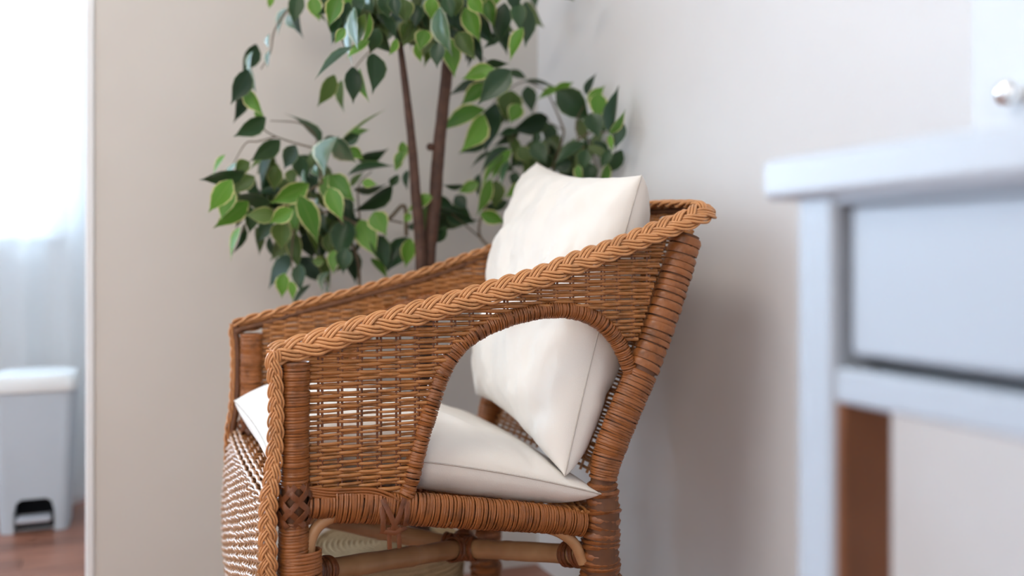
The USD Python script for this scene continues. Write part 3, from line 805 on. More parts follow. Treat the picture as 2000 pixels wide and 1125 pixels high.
# leaves: base, way to the tip, upper side (mm), width, kind
LEAVES = ("248 1985 986 -64 6 -45 288 -801 -522 41 D|378 2062 952 -68 55 78 356 -587 726 61 D|416 2060 947 95 -38 84 -679 -83 728 69 G|443 2098 969 43 -40 15 -684 -560 466 32 G|"
          "455 2023 963 -42 23 -21 -466 -883 -44 28 D|392 1948 950 -40 -12 -82 -861 -231 451 106 B|390 1984 947 44 -17 -52 -702 -580 -410 61 B|407 2045 959 -36 7 -21 -247 -965 78 23 D|"
          "475 2131 918 67 -34 22 -98 -664 -740 41 D|421 1978 930 33 -4 -26 -217 -966 -133 27 G|434 2051 878 89 -69 21 -470 -358 806 59 D|450 1978 856 29 -22 -6 -608 -792 44 22 G|"
          "466 2137 849 70 -44 6 -194 -434 -879 43 D|535 2038 854 -85 33 -67 226 -727 -647 59 D|452 2101 855 29 -9 37 -689 -600 403 25 O|196 2025 895 -40 29 -54 -827 -374 417 29 B|"
          "164 1971 903 -26 9 -44 -780 -518 347 27 G|204 1975 870 -88 48 -19 -138 -581 -801 53 D|278 1988 940 -59 19 -48 85 -882 -461 41 D|264 2036 919 -23 19 -81 -891 -424 154 45 D|"
          "308 1979 930 -22 22 -51 -457 -872 -172 38 D|215 1984 891 -31 14 -22 -398 -916 -16 32 O|232 2045 867 -56 0 -40 -133 -972 188 38 O|277 2034 890 -6 9 -55 -388 -914 -104 38 O|"
          "306 2021 883 -2 -5 -35 -371 -914 160 28 O|326 2054 918 14 2 -62 -353 -928 -114 39 D|300 2089 837 -59 13 3 -149 -801 579 31 D|336 1980 849 -76 33 -43 -100 -864 -492 48 G|"
          "330 2056 828 -16 8 -94 -860 -498 102 50 G|318 1984 825 40 -14 -102 350 -899 259 58 G|388 2018 873 44 -47 -59 -559 -798 219 50 G|376 1959 841 23 -26 -74 -435 -883 169 43 G|"
          "394 2068 878 -10 -9 -66 -355 -917 176 40 G|176 1946 850 -45 19 -68 -124 -973 -191 43 G|180 2007 838 -24 -15 -67 -284 -906 310 43 G|267 2052 811 -78 32 17 -419 -694 -583 45 D|"
          "215 2006 810 -70 15 -59 96 -929 -355 48 G|267 1968 780 -64 5 0 -81 -996 0 37 O|296 1934 791 -46 27 -28 -484 -872 -64 37 G|192 1956 754 -21 21 -71 -907 -391 149 40 G|"
          "217 2098 766 -24 -12 -71 774 -611 -160 39 D|220 1992 797 -2 11 -56 233 -952 -191 30 D|274 2070 776 -36 12 -53 -469 -872 132 34 D|289 2036 772 -1 13 -64 -384 -904 -184 50 O|"
          "318 2080 752 10 -6 -89 -732 -679 -40 47 O|357 2112 754 12 13 -67 -343 -906 -245 49 D|434 2073 780 -17 -26 -97 -340 -890 301 63 D|418 1997 714 -6 0 -58 -372 -927 38 39 D|"
          "484 2010 794 21 -27 -53 -480 -846 229 51 G|463 2056 778 28 -35 -85 -453 -867 203 57 G|492 2052 748 30 -32 -85 128 -913 386 50 D|572 2050 739 -48 3 -80 -295 -944 142 53 D|"
          "272 2117 740 16 9 -60 -877 -378 -294 33 D|316 2083 700 -53 35 -77 -742 -628 230 52 D|336 2125 693 66 -15 -61 75 -945 316 47 D|324 2034 679 -1 -19 -61 -438 -856 270 33 D|"
          "292 2032 659 -5 2 -55 -375 -926 0 33 G|301 1991 642 2 -11 -40 83 -962 258 21 G|351 2056 634 -49 5 -62 -766 -268 583 41 D|388 2039 662 -18 -6 -47 -894 -240 376 59 B|"
          "391 2059 634 2 -11 -33 -947 -316 46 25 B|397 2021 709 -4 -9 -53 -432 -882 184 28 G|394 2078 748 5 -5 -54 -380 -923 46 29 O|402 2121 798 38 -4 -25 -272 -928 -250 24 D|"
          "358 2057 810 14 -28 -77 -889 -455 1 43 D|441 2123 834 15 -12 -56 -399 -913 80 35 D|328 2007 882 12 -17 -55 -925 -365 -91 23 B|360 2016 822 2 -3 -20 -950 -303 -53 17 B|"
          "358 2021 895 4 -5 -29 -943 -322 -71 34 B|492 2070 691 38 -21 -49 304 -767 563 34 G|376 2019 684 -26 15 0 -497 -867 0 24 O|540 1995 914 -12 -6 -30 -271 -912 304 20 G|"
          "563 2058 959 0 -1 -49 34 -998 15 26 G|557 2119 882 -3 8 -25 -418 -878 -230 18 D|356 2087 890 5 -20 -60 -410 -874 258 40 D|322 2016 1264 -13 13 -67 -279 -951 -127 36 D|"
          "308 2070 1244 -28 21 -56 -889 -307 337 45 B|293 1994 1209 16 -9 -35 -851 -435 -289 32 B|257 2005 1167 -4 1 -33 -959 -255 112 26 B|264 2044 1141 -6 1 -38 -953 -256 157 23 B|"
          "340 1962 1243 16 1 -51 -340 -931 -124 35 G|269 2047 1260 -6 7 -27 -408 -903 -128 16 G|370 1821 1211 -20 22 -59 -442 -879 -176 40 G|394 1850 1209 -8 12 -55 -399 -905 -141 30 D|"
          "441 1879 1233 7 5 -34 -952 -212 -216 80 B|394 1844 1190 -2 1 -109 -964 -261 15 44 B|392 1794 1184 -3 -34 -91 -948 -284 139 39 B|365 1744 1128 -19 12 -29 -431 -897 -83 21 G|"
          "409 1774 1168 -16 21 -64 -868 -491 60 36 O|416 1757 1166 -14 6 -71 792 -575 -203 38 G|429 1822 1128 -46 11 -35 -533 -689 490 31 G|451 1835 1158 -14 17 -51 -431 -885 -174 34 D|"
          "384 1772 1101 -71 25 -64 -685 -397 610 51 D|448 1856 1111 -7 -28 -87 278 -919 274 48 D|394 1990 1087 -33 13 -71 241 -927 -285 41 O|423 2070 1093 1 2 -74 -892 -448 -25 39 O|"
          "406 1866 1082 3 8 -75 -83 -990 -107 39 D|420 1872 1081 14 -12 -72 -956 -246 -153 38 G|568 1886 1249 8 14 -99 -967 -225 -107 41 B|561 1774 1196 24 8 -97 -934 -245 -256 69 B|"
          "552 1836 1164 -17 -11 -48 -286 -907 305 38 G|544 1895 1195 -23 10 -54 -377 -925 -4 47 O|546 1887 1147 11 5 -41 -726 -629 -273 22 G|565 1795 1131 -5 -8 -55 -365 -916 160 34 D|"
          "595 1834 1155 22 1 -85 14 -999 -3 46 G|613 1815 1160 26 -36 -60 -512 -816 265 42 O|636 1835 1218 34 -2 -69 -317 -939 -126 43 G|681 1882 1216 26 -26 -67 -905 -375 -197 40 D|"
          "698 1881 1259 21 -5 -65 -360 -930 -48 36 G|612 1872 1222 27 -10 -50 -367 -929 -16 35 D|588 1820 1232 16 -4 -44 -359 -931 -46 34 D|742 1872 1249 -5 22 -85 -600 -782 -165 45 D|"
          "748 1814 1237 3 -4 -62 -378 -923 51 35 D|790 1865 1254 -4 -11 -102 424 -901 77 53 D|753 1797 1179 -24 17 -70 -845 -507 164 39 G|911 2100 1352 -2 -13 -43 -577 -774 258 23 D|"
          "737 1811 1256 6 5 -41 -355 -919 -165 31 D|474 1773 1124 -15 5 -34 299 -920 -249 20 G|629 1789 1226 32 -5 -32 -258 -958 -121 34 G|640 1855 1246 -6 7 -41 -392 -914 -98 34 D|"
          "497 1804 1213 4 -1 -51 -375 -926 -11 41 O|453 1806 1219 15 7 -46 -311 -921 -232 33 D|468 1784 1209 8 -11 -42 -409 -899 151 29 D|549 1889 1229 -7 -6 -53 -361 -920 143 35 D|"
          "567 1840 1235 1 12 -48 -383 -895 -226 34 G|405 1863 1236 -4 10 -51 -393 -906 -153 34 G|402 1788 1213 -5 8 -53 -387 -915 -102 29 D|376 2005 1265 7 6 -34 -336 -909 -242 28 D|"
          "698 1887 1272 -29 -5 -42 -213 -941 260 36 G|613 1814 1238 0 12 -44 -384 -891 -237 31 O|722 1872 1270 -7 6 -34 -394 -914 -88 28 G|692 1809 1090 -61 35 -20 -507 -859 54 38 G|"
          "786 2065 1119 -106 32 -31 -369 -429 824 60 D|753 2019 1099 -54 29 -50 -432 -899 -51 42 G|722 1788 1085 -68 16 -74 -305 -948 78 56 D|896 2116 1140 -60 9 15 55 -745 663 32 D|"
          "700 1877 1116 45 -26 -5 -388 -515 -763 27 D|882 2103 1128 83 -27 -12 23 -333 942 46 D|988 2114 1122 -58 16 -27 -467 -610 638 34 G|927 2020 1093 49 -14 23 -124 -940 -315 29 G|"
          "744 2006 1037 -97 52 -44 -575 -581 575 62 G|746 2005 1024 -57 -17 -93 419 -902 -88 58 G|780 2026 1056 -23 16 -117 -807 -583 82 62 D|834 2060 1096 -14 -3 -80 -360 -926 100 65 O|"
          "836 2016 1056 -22 5 -47 -350 -934 57 42 G|881 2074 1112 6 -17 -69 -398 -897 188 38 D|947 2094 1041 -101 1 -41 111 -945 -304 57 D|916 1979 1087 82 -21 -72 -306 -949 -63 69 D|"
          "973 1940 1074 19 -13 53 -890 -398 218 30 D|967 1917 1052 40 -11 41 -324 -943 54 31 G|981 1888 1071 -11 -12 -65 -349 -909 222 46 G|933 1835 1014 8 -23 -58 -430 -856 284 50 D|"
          "998 1896 1034 1 2 -60 336 -940 -30 31 D|964 1790 958 6 0 114 -997 47 50 59 D|920 1722 953 26 -29 47 210 -776 -594 32 G|979 1768 984 -17 14 -56 -696 -716 31 31 D|"
          "926 1731 953 7 4 -37 -892 -396 -215 20 G|804 2095 954 -63 14 -40 -559 -217 799 39 D|802 1996 951 -63 51 -61 -752 -165 637 52 D|838 2074 955 -48 19 -74 -750 -568 337 47 G|"
          "805 2004 920 -23 3 -61 -908 -265 322 36 B|799 2028 938 -53 34 -89 -875 -147 459 57 G|764 2016 876 -32 3 -88 448 -873 -188 49 G|769 2109 896 1 11 -57 -914 -392 -90 30 D|"
          "805 2090 880 1 3 -69 -375 -924 -55 49 O|842 2101 829 -69 14 -17 -2 -772 -635 38 D|736 2012 795 62 -8 -22 -152 -984 -83 36 G|758 2084 872 -46 23 -23 -431 -901 -27 32 G|"
          "696 2074 839 26 -11 -34 -378 -925 3 35 D|700 2026 859 -50 7 -3 -10 -446 -894 27 D|687 2116 809 68 -15 -34 -246 -966 -67 59 D|896 2112 961 -46 -3 -47 -169 -957 232 45 D|"
          "873 2023 967 25 -27 -51 -491 -845 206 48 D|848 2042 960 21 -8 -45 -369 -928 -13 40 O|853 2068 998 -44 28 -6 -448 -554 701 27 D|902 2052 999 -9 10 -40 -313 -936 -156 22 D|"
          "950 1890 956 -73 21 -49 -586 -349 730 47 D|942 1954 919 -40 20 -22 -434 -899 -32 40 D|952 2043 917 45 -11 -29 -280 -957 -62 44 D|977 1900 962 32 -8 -49 -332 -940 -68 36 D|"
          "954 1888 910 5 -1 -54 -373 -926 -24 41 D|982 1844 904 -21 4 -59 271 -947 -164 32 G|946 1768 926 -16 14 -41 -432 -891 -132 24 D|908 1849 899 3 -6 -42 -746 -663 45 22 G|"
          "850 2066 899 -11 2 -34 -356 -931 59 29 D|848 2029 868 -43 -2 -34 108 -991 -69 29 G|931 1855 935 -10 3 -48 -369 -928 29 35 D|921 2063 949 15 7 -46 -309 -920 -236 38 D|"
          "911 2109 945 -28 -8 -47 -224 -931 285 39 O|610 1977 832 -57 18 -38 -522 -731 439 37 G|701 2110 817 -79 26 5 -308 -950 -4 48 D|639 2146 806 122 -55 -32 -457 -671 -581 72 D|"
          "648 1997 764 -31 26 -43 -498 -852 -157 37 D|636 2118 815 4 -15 -78 -76 -979 186 41 O|559 1974 789 -14 10 -19 -466 -876 -116 21 G|589 2103 767 20 -10 -5 -441 -897 14 18 D|"
          "563 1993 736 -7 16 -68 -296 -934 -195 37 G|539 2005 877 -19 9 -30 -154 -966 -201 19 D|544 1985 929 -20 7 -42 -523 -844 108 25 G|578 2074 896 -5 -11 -49 -842 -502 194 26 D|"
          "242 2096 1163 -27 15 -66 369 -862 -345 38 D|225 2022 1131 -8 4 -51 -958 -252 128 31 B|219 2050 1107 12 -5 -60 -937 -308 -160 39 B|215 2007 1088 -34 5 -76 321 -923 -209 43 D|"
          "213 2075 1061 -17 -8 -79 626 -777 -58 42 D|210 2029 1053 35 -16 -60 -714 -657 -240 37 G|234 2063 1011 19 -16 -20 -591 -801 89 17 G|355 2128 824 19 -17 -64 -933 -293 -205 36 D|"
          "332 2113 862 -52 28 -49 -729 -413 545 40 D|324 2147 786 11 -29 -75 -972 -223 -54 42 O|263 2120 902 -2 -1 -83 646 -762 -6 43 D|312 2141 847 0 3 -77 -963 -266 -12 40 D|"
          "373 2121 840 54 -29 -42 -685 -450 -571 38 O|294 2120 935 -70 3 -43 -457 -539 706 43 O|383 2152 774 53 -46 -59 34 -774 631 48 O|347 2157 929 50 -7 -51 153 -946 284 37 D|"
          "273 2149 860 14 -13 -60 556 -774 298 33 O|329 2137 890 -8 -18 -82 -893 -413 173 44 D|240 2128 854 29 -19 -68 -835 -504 -215 39 D|320 2121 870 -18 -7 -91 -973 -106 200 48 O|"
          "262 2146 843 42 -21 -44 -755 -351 -552 33 D|360 2115 786 13 -32 -86 375 -849 371 48 O|326 2144 849 59 -8 -64 -733 -203 -648 46 O|434 2130 811 35 -18 -66 54 -956 284 40 D|"
          "262 2134 915 39 -30 -51 324 -679 657 37 O|188 2119 884 22 -2 -84 -902 -361 -232 45 O|217 2116 834 -12 21 -82 467 -836 -284 45 D|348 2133 812 53 -45 -64 12 -814 579 49 D|"
          "195 2130 890 -42 36 -57 -846 -183 499 41 D|307 2104 869 -36 12 -50 -701 -618 352 32 O|218 2120 881 25 -15 -63 176 -940 288 36 D|338 2105 830 -62 35 -46 12 -790 -611 44 D|"
          "371 2115 758 53 -23 -45 -672 -508 -537 38 D|388 2145 751 8 18 -79 653 -749 -105 42 D|406 2132 792 11 12 -79 209 -970 -114 42 O|411 2113 756 7 -31 -74 281 -877 387 42 O|"
          "445 2153 769 20 1 -62 444 -885 134 34 O|383 2114 758 -3 -18 -85 -994 -79 55 45 D|381 2122 760 49 -31 -68 -80 -925 370 47 D|381 2109 701 30 7 -79 621 -766 163 44 O|"
          "439 2128 838 2 -21 -74 330 -905 266 40 D|396 1887 1204 -36 -6 -77 -889 -172 423 44 D|323 2128 1278 12 -28 -92 -934 -355 -10 50 D|448 1926 1192 53 -5 -68 -579 -708 -402 45 D|"
          "475 1879 1196 -45 36 -33 -681 -202 702 34 D|464 1919 1214 6 -14 -63 -920 -390 9 34 O|529 1932 1244 -21 -4 -86 -827 -510 231 46 D|512 1944 1186 42 -27 -35 -721 -377 -580 32 D|"
          "376 1884 1214 0 16 -80 219 -955 -194 43 D|448 1939 1218 48 -32 -48 199 -716 667 39 D|440 1923 1214 44 -4 -73 -815 -343 -466 44 O|466 1905 1209 40 -28 -56 257 -782 566 39 D|"
          "434 1910 1244 -18 10 -82 -970 -139 193 44 D|391 1874 1236 -52 -4 -57 503 -760 -410 40 D|632 1942 1236 47 -36 -39 -746 -370 -553 37 O|425 1887 1231 -34 -7 -55 -648 -591 478 34 D|"
          "442 1918 1204 -68 -3 -54 -546 -425 720 45 O|702 1909 1234 -46 12 -50 -741 -290 604 36 D|750 1905 1207 -42 -2 -57 473 -821 -318 37 D|696 1926 1235 23 -23 -69 283 -876 389 40 D|"
          "618 1937 1178 -47 -11 -67 -616 -587 523 43 O|586 1916 1285 53 -47 -60 -807 -495 -319 48 D|705 1936 1234 20 -33 -58 -941 -299 -154 36 D|676 1926 1224 -12 2 -82 -721 -686 89 43 O|"
          "611 1917 1192 60 -4 -50 133 -960 242 41 D|738 1918 1275 -31 31 -56 289 -763 -577 37 D|669 1923 1189 32 -34 -78 168 -875 452 47 D|686 1916 1198 -3 21 -83 318 -915 -242 44 D|"
          "681 1944 1252 -36 25 -45 -809 -403 426 33 D|682 1936 1226 45 -49 -55 -854 -349 -384 45 D|566 1924 1223 -40 31 -63 -818 -506 271 42 D|647 1910 1224 -49 -7 -69 -759 -305 573 44 D|"
          "648 1921 1225 32 -25 -61 -833 -497 -241 38 D|702 1940 1200 -25 18 -67 -762 -635 117 38 D|746 1954 1235 28 -22 -84 157 -939 302 48 D|996 2047 972 -28 3 -94 508 -841 -180 51 D|"
          "947 2188 984 58 -54 -78 13 -815 577 58 O|970 1995 972 32 -1 -59 -859 -212 -465 35 D|986 1957 973 -36 34 -68 449 -682 -576 44 D|1012 1833 935 -28 29 -60 28 -897 -438 38 D|"
          "967 2040 947 4 7 -94 132 -988 -67 49 O|1007 2115 980 -65 -5 -63 -664 -242 706 47 D|971 1991 950 22 4 -96 419 -905 60 51 O|944 2138 980 67 -17 -72 208 -891 400 52 D|"
          "981 2048 955 1 -17 -70 482 -849 213 37 D|932 2150 971 -56 20 -44 -604 -646 465 38 O|852 2125 1007 19 -26 -82 542 -756 364 46 O|976 2182 1047 9 -33 -80 149 -906 393 45 D|"
          "822 2175 954 68 -6 -47 -535 -461 -707 43 D|806 2147 1002 -69 23 -53 80 -876 -474 47 D|910 2169 961 36 -35 -72 348 -762 544 45 D|840 2108 1068 -50 45 -68 -61 -850 -522 50 D|"
          "877 2114 1018 -57 31 -54 204 -738 -642 44 D|530 2102 746 -18 17 -65 -957 -197 210 36 D|452 2106 713 14 -2 -82 150 -986 56 43 D|471 2100 783 -48 20 -56 113 -904 -410 40 D|"
          "501 2109 755 -42 28 -68 -863 -270 424 44 D|429 2104 777 -15 11 -75 479 -848 -222 40 O|468 2121 713 -44 19 -59 321 -804 -499 39 O|570 1936 1263 46 -7 -60 374 -841 389 39 D|"
          "559 1920 1215 -15 25 -75 -980 -106 159 42 D|546 1916 1199 29 -13 -71 73 -975 204 40 D|578 1950 1261 43 -19 -43 -663 -636 -393 33 D|545 1922 1225 -12 -4 -58 -973 -109 200 31 D|"
          "462 1911 1200 25 -31 -44 15 -814 579 31 D|567 1910 1219 -25 -6 -66 -879 -312 359 37 D|541 1921 1237 11 3 -73 -733 -665 -138 38 D|439 1929 1251 43 -15 -58 -783 -386 -485 38 D|"
          "466 1910 1227 -29 25 -50 187 -836 -514 33 D|437 1915 1261 -10 -14 -67 -940 -273 202 36 D|568 1933 1235 53 -8 -37 162 -893 418 34 D|678 1948 1240 35 -26 -45 267 -730 627 33 D|"
          "545 1935 1191 28 -15 -57 151 -932 327 34 D|702 1939 1251 36 -38 -39 -49 -743 666 34 D|672 1942 1310 32 -18 -72 -889 -341 -303 42 D|677 1926 1253 -19 4 -60 72 -992 -93 33 D|"
          "463 1925 1227 28 -14 -71 344 -885 310 40 D|616 1940 1202 -19 -17 -74 407 -907 102 41 D|611 1914 1255 -61 13 -52 -643 -394 655 42 D|560 1954 1270 27 -40 -64 -40 -853 519 42 D|"
          "517 1931 1267 5 15 -67 634 -762 -126 36 D|622 1924 1241 -51 32 -55 -778 -287 557 42 D|464 1913 1241 -48 -8 -66 457 -860 -224 43 D|552 1902 1201 -36 -9 -56 607 -745 -275 35 D|"
          "469 1923 1243 13 -22 -61 414 -820 393 34 D|577 1932 1239 -6 -21 -64 -795 -548 258 35 D|521 1929 1201 34 -20 -62 -822 -483 -297 38 D|624 1931 1246 -49 34 -50 -11 -832 -552 41 D|"
          "758 1959 1246 34 -21 -46 -826 -249 -503 32 D|583 1907 1194 -17 5 -74 488 -857 -163 40 D|591 1931 1236 14 -11 -75 -979 -114 -164 40 D|622 1915 1281 -29 -2 -59 379 -912 -147 34 D|"
          "397 1922 1194 10 -5 -71 413 -900 130 37 D|540 1906 1305 -56 22 -38 -614 -522 590 37 D|661 1956 1287 39 -3 -73 271 -943 186 43 D|552 1926 1311 21 3 -57 543 -823 158 32 D|"
          "652 1906 1232 -54 3 -31 223 -849 -477 32 D|520 1912 1198 -36 32 -46 -837 -383 389 35 D|435 1907 1183 -36 19 -41 308 -731 -607 30 D|573 1953 1217 44 -1 -56 195 -966 167 37 D|"
          "907 2161 1342 33 -45 -73 -917 -334 -212 48 D|708 1937 1310 -40 18 -41 154 -835 -526 31 D|741 1921 1290 -59 2 -36 301 -785 -539 36 D|373 2127 1295 25 -28 -73 -950 -126 -281 43 D|"
          "690 1932 1248 -49 17 -35 138 -792 -593 32 D|520 1927 1241 35 -29 -42 -819 -432 -375 32 D|569 1937 1263 18 -31 -69 520 -720 457 41 D|558 1945 1180 34 -20 -42 -729 -621 -285 30 D|"
          "683 1939 1302 -6 11 -64 332 -922 -196 34 D|276 2143 933 -6 -19 -69 480 -854 194 37 D|344 2138 799 16 8 -81 383 -923 -15 43 D|310 2129 750 3 -20 -67 -985 -169 13 37 D|"
          "352 2124 862 -9 3 -62 -982 -117 138 33 D|272 2132 830 -26 -12 -72 -904 -221 363 40 D|362 2130 841 -43 24 -48 324 -702 -632 36 D|341 2118 869 36 -33 -52 -841 -452 -295 37 D|"
          "410 2135 747 53 -6 -39 383 -677 627 34 D|332 2105 798 -10 8 -58 431 -879 -198 31 D|279 2124 931 -30 23 -54 227 -841 -488 34 D|240 2145 824 35 5 -70 -883 -142 -445 41 D|"
          "416 2118 783 -2 11 -60 -933 -355 -29 32 D|376 2132 810 -58 31 -42 21 -792 -609 41 D|322 2128 815 -4 1 -71 293 -954 -33 37 D|297 2132 871 49 -2 -47 312 -873 371 35 D|"
          "348 2129 792 -58 14 -56 52 -955 -287 42 D|242 2107 760 13 11 -64 667 -743 7 34 D|283 2122 876 9 -24 -60 461 -799 384 34 D|388 2145 909 38 0 -51 305 -921 240 33 D|"
          "278 2138 868 28 -8 -57 -813 -473 -337 33 D|262 2109 811 -35 -4 -50 -666 -545 507 32 D|407 2157 802 36 -6 -58 533 -738 412 36 D|252 2147 817 68 -14 -49 131 -888 438 44 D|"
          "358 2156 773 50 -43 -44 102 -652 750 41 D|349 2126 800 0 15 -64 -772 -617 -146 34 D|323 2112 752 -49 -5 -68 180 -981 -57 44 D|373 2131 942 4 7 -67 -938 -332 -94 35 D|"
          "427 2157 816 43 1 -58 416 -862 287 38 D|958 2113 973 -39 -1 -66 -785 -404 468 40 D|922 2139 988 -37 -8 -73 537 -823 -181 43 D|971 2033 973 21 -31 -55 267 -793 545 35 D|"
          "958 1901 951 46 -45 -42 -71 -720 689 40 D|970 1944 952 4 13 -76 -760 -631 -147 40 D|974 2108 949 30 -2 -70 553 -793 253 40 D|1014 1935 991 -27 31 -70 -943 -177 278 42 D|"
          "955 2118 997 46 -16 -69 493 -715 493 44 D|996 2066 978 -21 3 -90 226 -970 -80 48 D|991 2096 968 -34 28 -59 156 -856 -491 38 D|960 2105 985 -55 1 -44 -591 -346 727 36 D|"
          "969 1983 931 -1 -10 -69 216 -966 133 36 D|1003 2142 1005 -51 26 -57 85 -872 -479 42 D|985 2192 1010 -9 -9 -79 -938 -311 145 41 D|994 2043 987 -25 20 -69 -942 -149 298 40 D|"
          "977 1982 1026 21 6 -62 -847 -415 -328 34 D|518 1873 1353 -65 4 -52 257 -882 -393 43 D|470 1872 1392 59 -48 -41 -135 -729 669 45 D|530 1823 1315 -56 49 -62 -807 -256 530 50 D|"
          "431 1845 1317 48 -24 -59 -789 -324 -520 41 D|712 1873 1380 74 -22 -43 -544 -503 -670 46 O|540 1863 1405 -37 32 -51 -851 -280 443 37 D|361 1881 1532 1 6 -79 -902 -429 -36 41 D|"
          "580 1879 1470 -50 -9 -63 540 -780 -313 42 G|734 1823 1357 44 -45 -42 -813 -462 -351 39 D|448 1782 1356 -36 32 -56 60 -850 -521 38 G|309 1977 1521 -45 19 -58 221 -863 -453 40 G|"
          "540 1780 1322 20 12 -82 -867 -417 -269 44 G|632 1874 1280 48 -13 -49 -606 -675 -420 36 G|464 1826 1324 26 7 -73 176 -983 -35 40 G|361 1784 1518 21 -33 -63 -882 -466 -51 39 G|"
          "592 1809 1375 43 -40 -57 -845 -395 -358 43 O|656 1884 1598 17 -3 -83 346 -931 105 44 G|748 1788 1344 10 1 -74 380 -923 42 39 G|669 1844 1446 53 -24 -59 -681 -645 -344 43 D|"
          "564 1915 1432 39 -19 -55 -822 -308 -477 37 D|552 1798 1387 -52 -6 -65 -674 -456 580 43 D|256 2011 1557 -31 19 -79 -914 -283 288 45 D|222 2056 1462 69 -48 -41 -228 -801 551 49 G|"
          "710 1836 1552 21 -25 -72 182 -911 367 41 G|416 1840 1327 -1 16 -84 -943 -325 -50 45 O|491 1848 1516 -70 17 -36 65 -846 -527 42 D|410 1864 1466 -77 54 -24 -263 -676 -687 50 O|"
          "786 1870 1482 -22 33 -83 235 -877 -416 48 D|728 1909 1430 52 -2 -65 380 -862 334 43 D|927 2068 1658 -46 -1 -72 -799 -305 516 44 O|472 1890 1523 48 -54 -69 213 -691 689 52 D|"
          "634 1860 1516 10 6 -82 478 -877 -4 43 D|882 1888 1360 75 -12 -38 133 -835 531 44 D|535 1843 1428 69 -21 -30 77 -730 678 41 G|598 1918 1321 44 -3 -77 -756 -506 -413 46 O|"
          "902 2119 1598 64 -51 -34 -686 -543 -481 46 D|846 2005 1491 64 -63 -56 81 -612 785 55 G|574 1787 1462 -2 18 -80 301 -927 -218 43 O|240 2090 1442 59 -4 -66 -567 -685 -455 46 D|"
          "642 1851 1292 -67 -1 -57 -515 -593 617 46 G|389 1778 1280 39 -23 -48 80 -875 475 34 O|320 1752 1226 45 -39 -38 -764 -525 -373 37 G|344 1763 1415 -12 15 -77 317 -920 -225 41 G|"
          "577 1897 1606 -46 13 -69 393 -821 -411 44 D|480 1841 1336 -62 -4 -50 -581 -326 744 42 O|455 1872 1367 -51 17 -52 -711 -441 546 39 D|516 1893 1516 39 -8 -57 -667 -644 -372 36 D|"
          "433 1770 1446 -52 8 -38 -497 -686 530 34 G|525 1920 1410 79 -37 -46 -42 -807 588 51 D|605 1863 1409 44 -41 -67 183 -782 594 47 O|303 2068 1315 -42 35 -60 -782 -589 200 42 G|"
          "648 1879 1374 58 -30 -28 -75 -751 655 37 G|901 2032 1379 77 -20 -66 -605 -585 -538 54 D|667 1831 1326 -30 -1 -93 -753 -609 247 51 G|560 1905 1316 37 4 -86 -822 -430 -371 49 O|"
          "252 1933 1298 -41 -2 -65 -684 -573 449 40 G|499 1799 1349 -55 40 -62 -752 -593 283 48 G|346 1907 1462 69 -7 -51 -458 -714 -528 45 D|459 1902 1464 66 -29 -38 -573 -646 -503 42 D|"
          "537 1885 1436 -28 -8 -85 -792 -525 308 47 D|702 1872 1412 17 -37 -73 -936 -346 -44 43 G|424 1865 1457 65 -27 -30 -523 -694 -493 40 G|699 1843 1454 8 -29 -87 -911 -406 52 48 G|"
          "498 1803 1453 51 -47 -44 91 -622 776 43 D|637 1913 1606 8 -32 -76 513 -768 381 43 D|737 1922 1572 -28 -4 -69 -757 -554 343 39 D|536 1796 1430 -70 6 -19 146 -665 -731 38 D|"
          "492 1814 1548 8 -26 -66 -842 -527 103 37 D|634 1824 1567 11 -16 -66 -972 -200 -115 36 G|723 1868 1510 18 -24 -86 272 -911 306 47 G|579 1831 1526 -77 3 -36 -381 -510 770 44 D|"
          "470 1852 1318 -38 28 -72 379 -775 -504 45 O|547 1757 1473 -63 19 -32 166 -664 -727 38 G|399 1896 1305 82 -14 -29 128 -715 686 46 D|591 1827 1422 68 -22 -48 -532 -736 -417 45 G|"
          "891 1976 1496 51 -26 -67 -811 -305 -497 46 G|168 2074 1581 55 -17 -51 -22 -954 294 40 G|391 1856 1551 5 10 -71 74 -988 -127 38 D|405 1805 1319 -32 5 -74 -784 -541 300 42 D|"
          "469 1912 1306 49 -29 -79 274 -835 474 51 D")
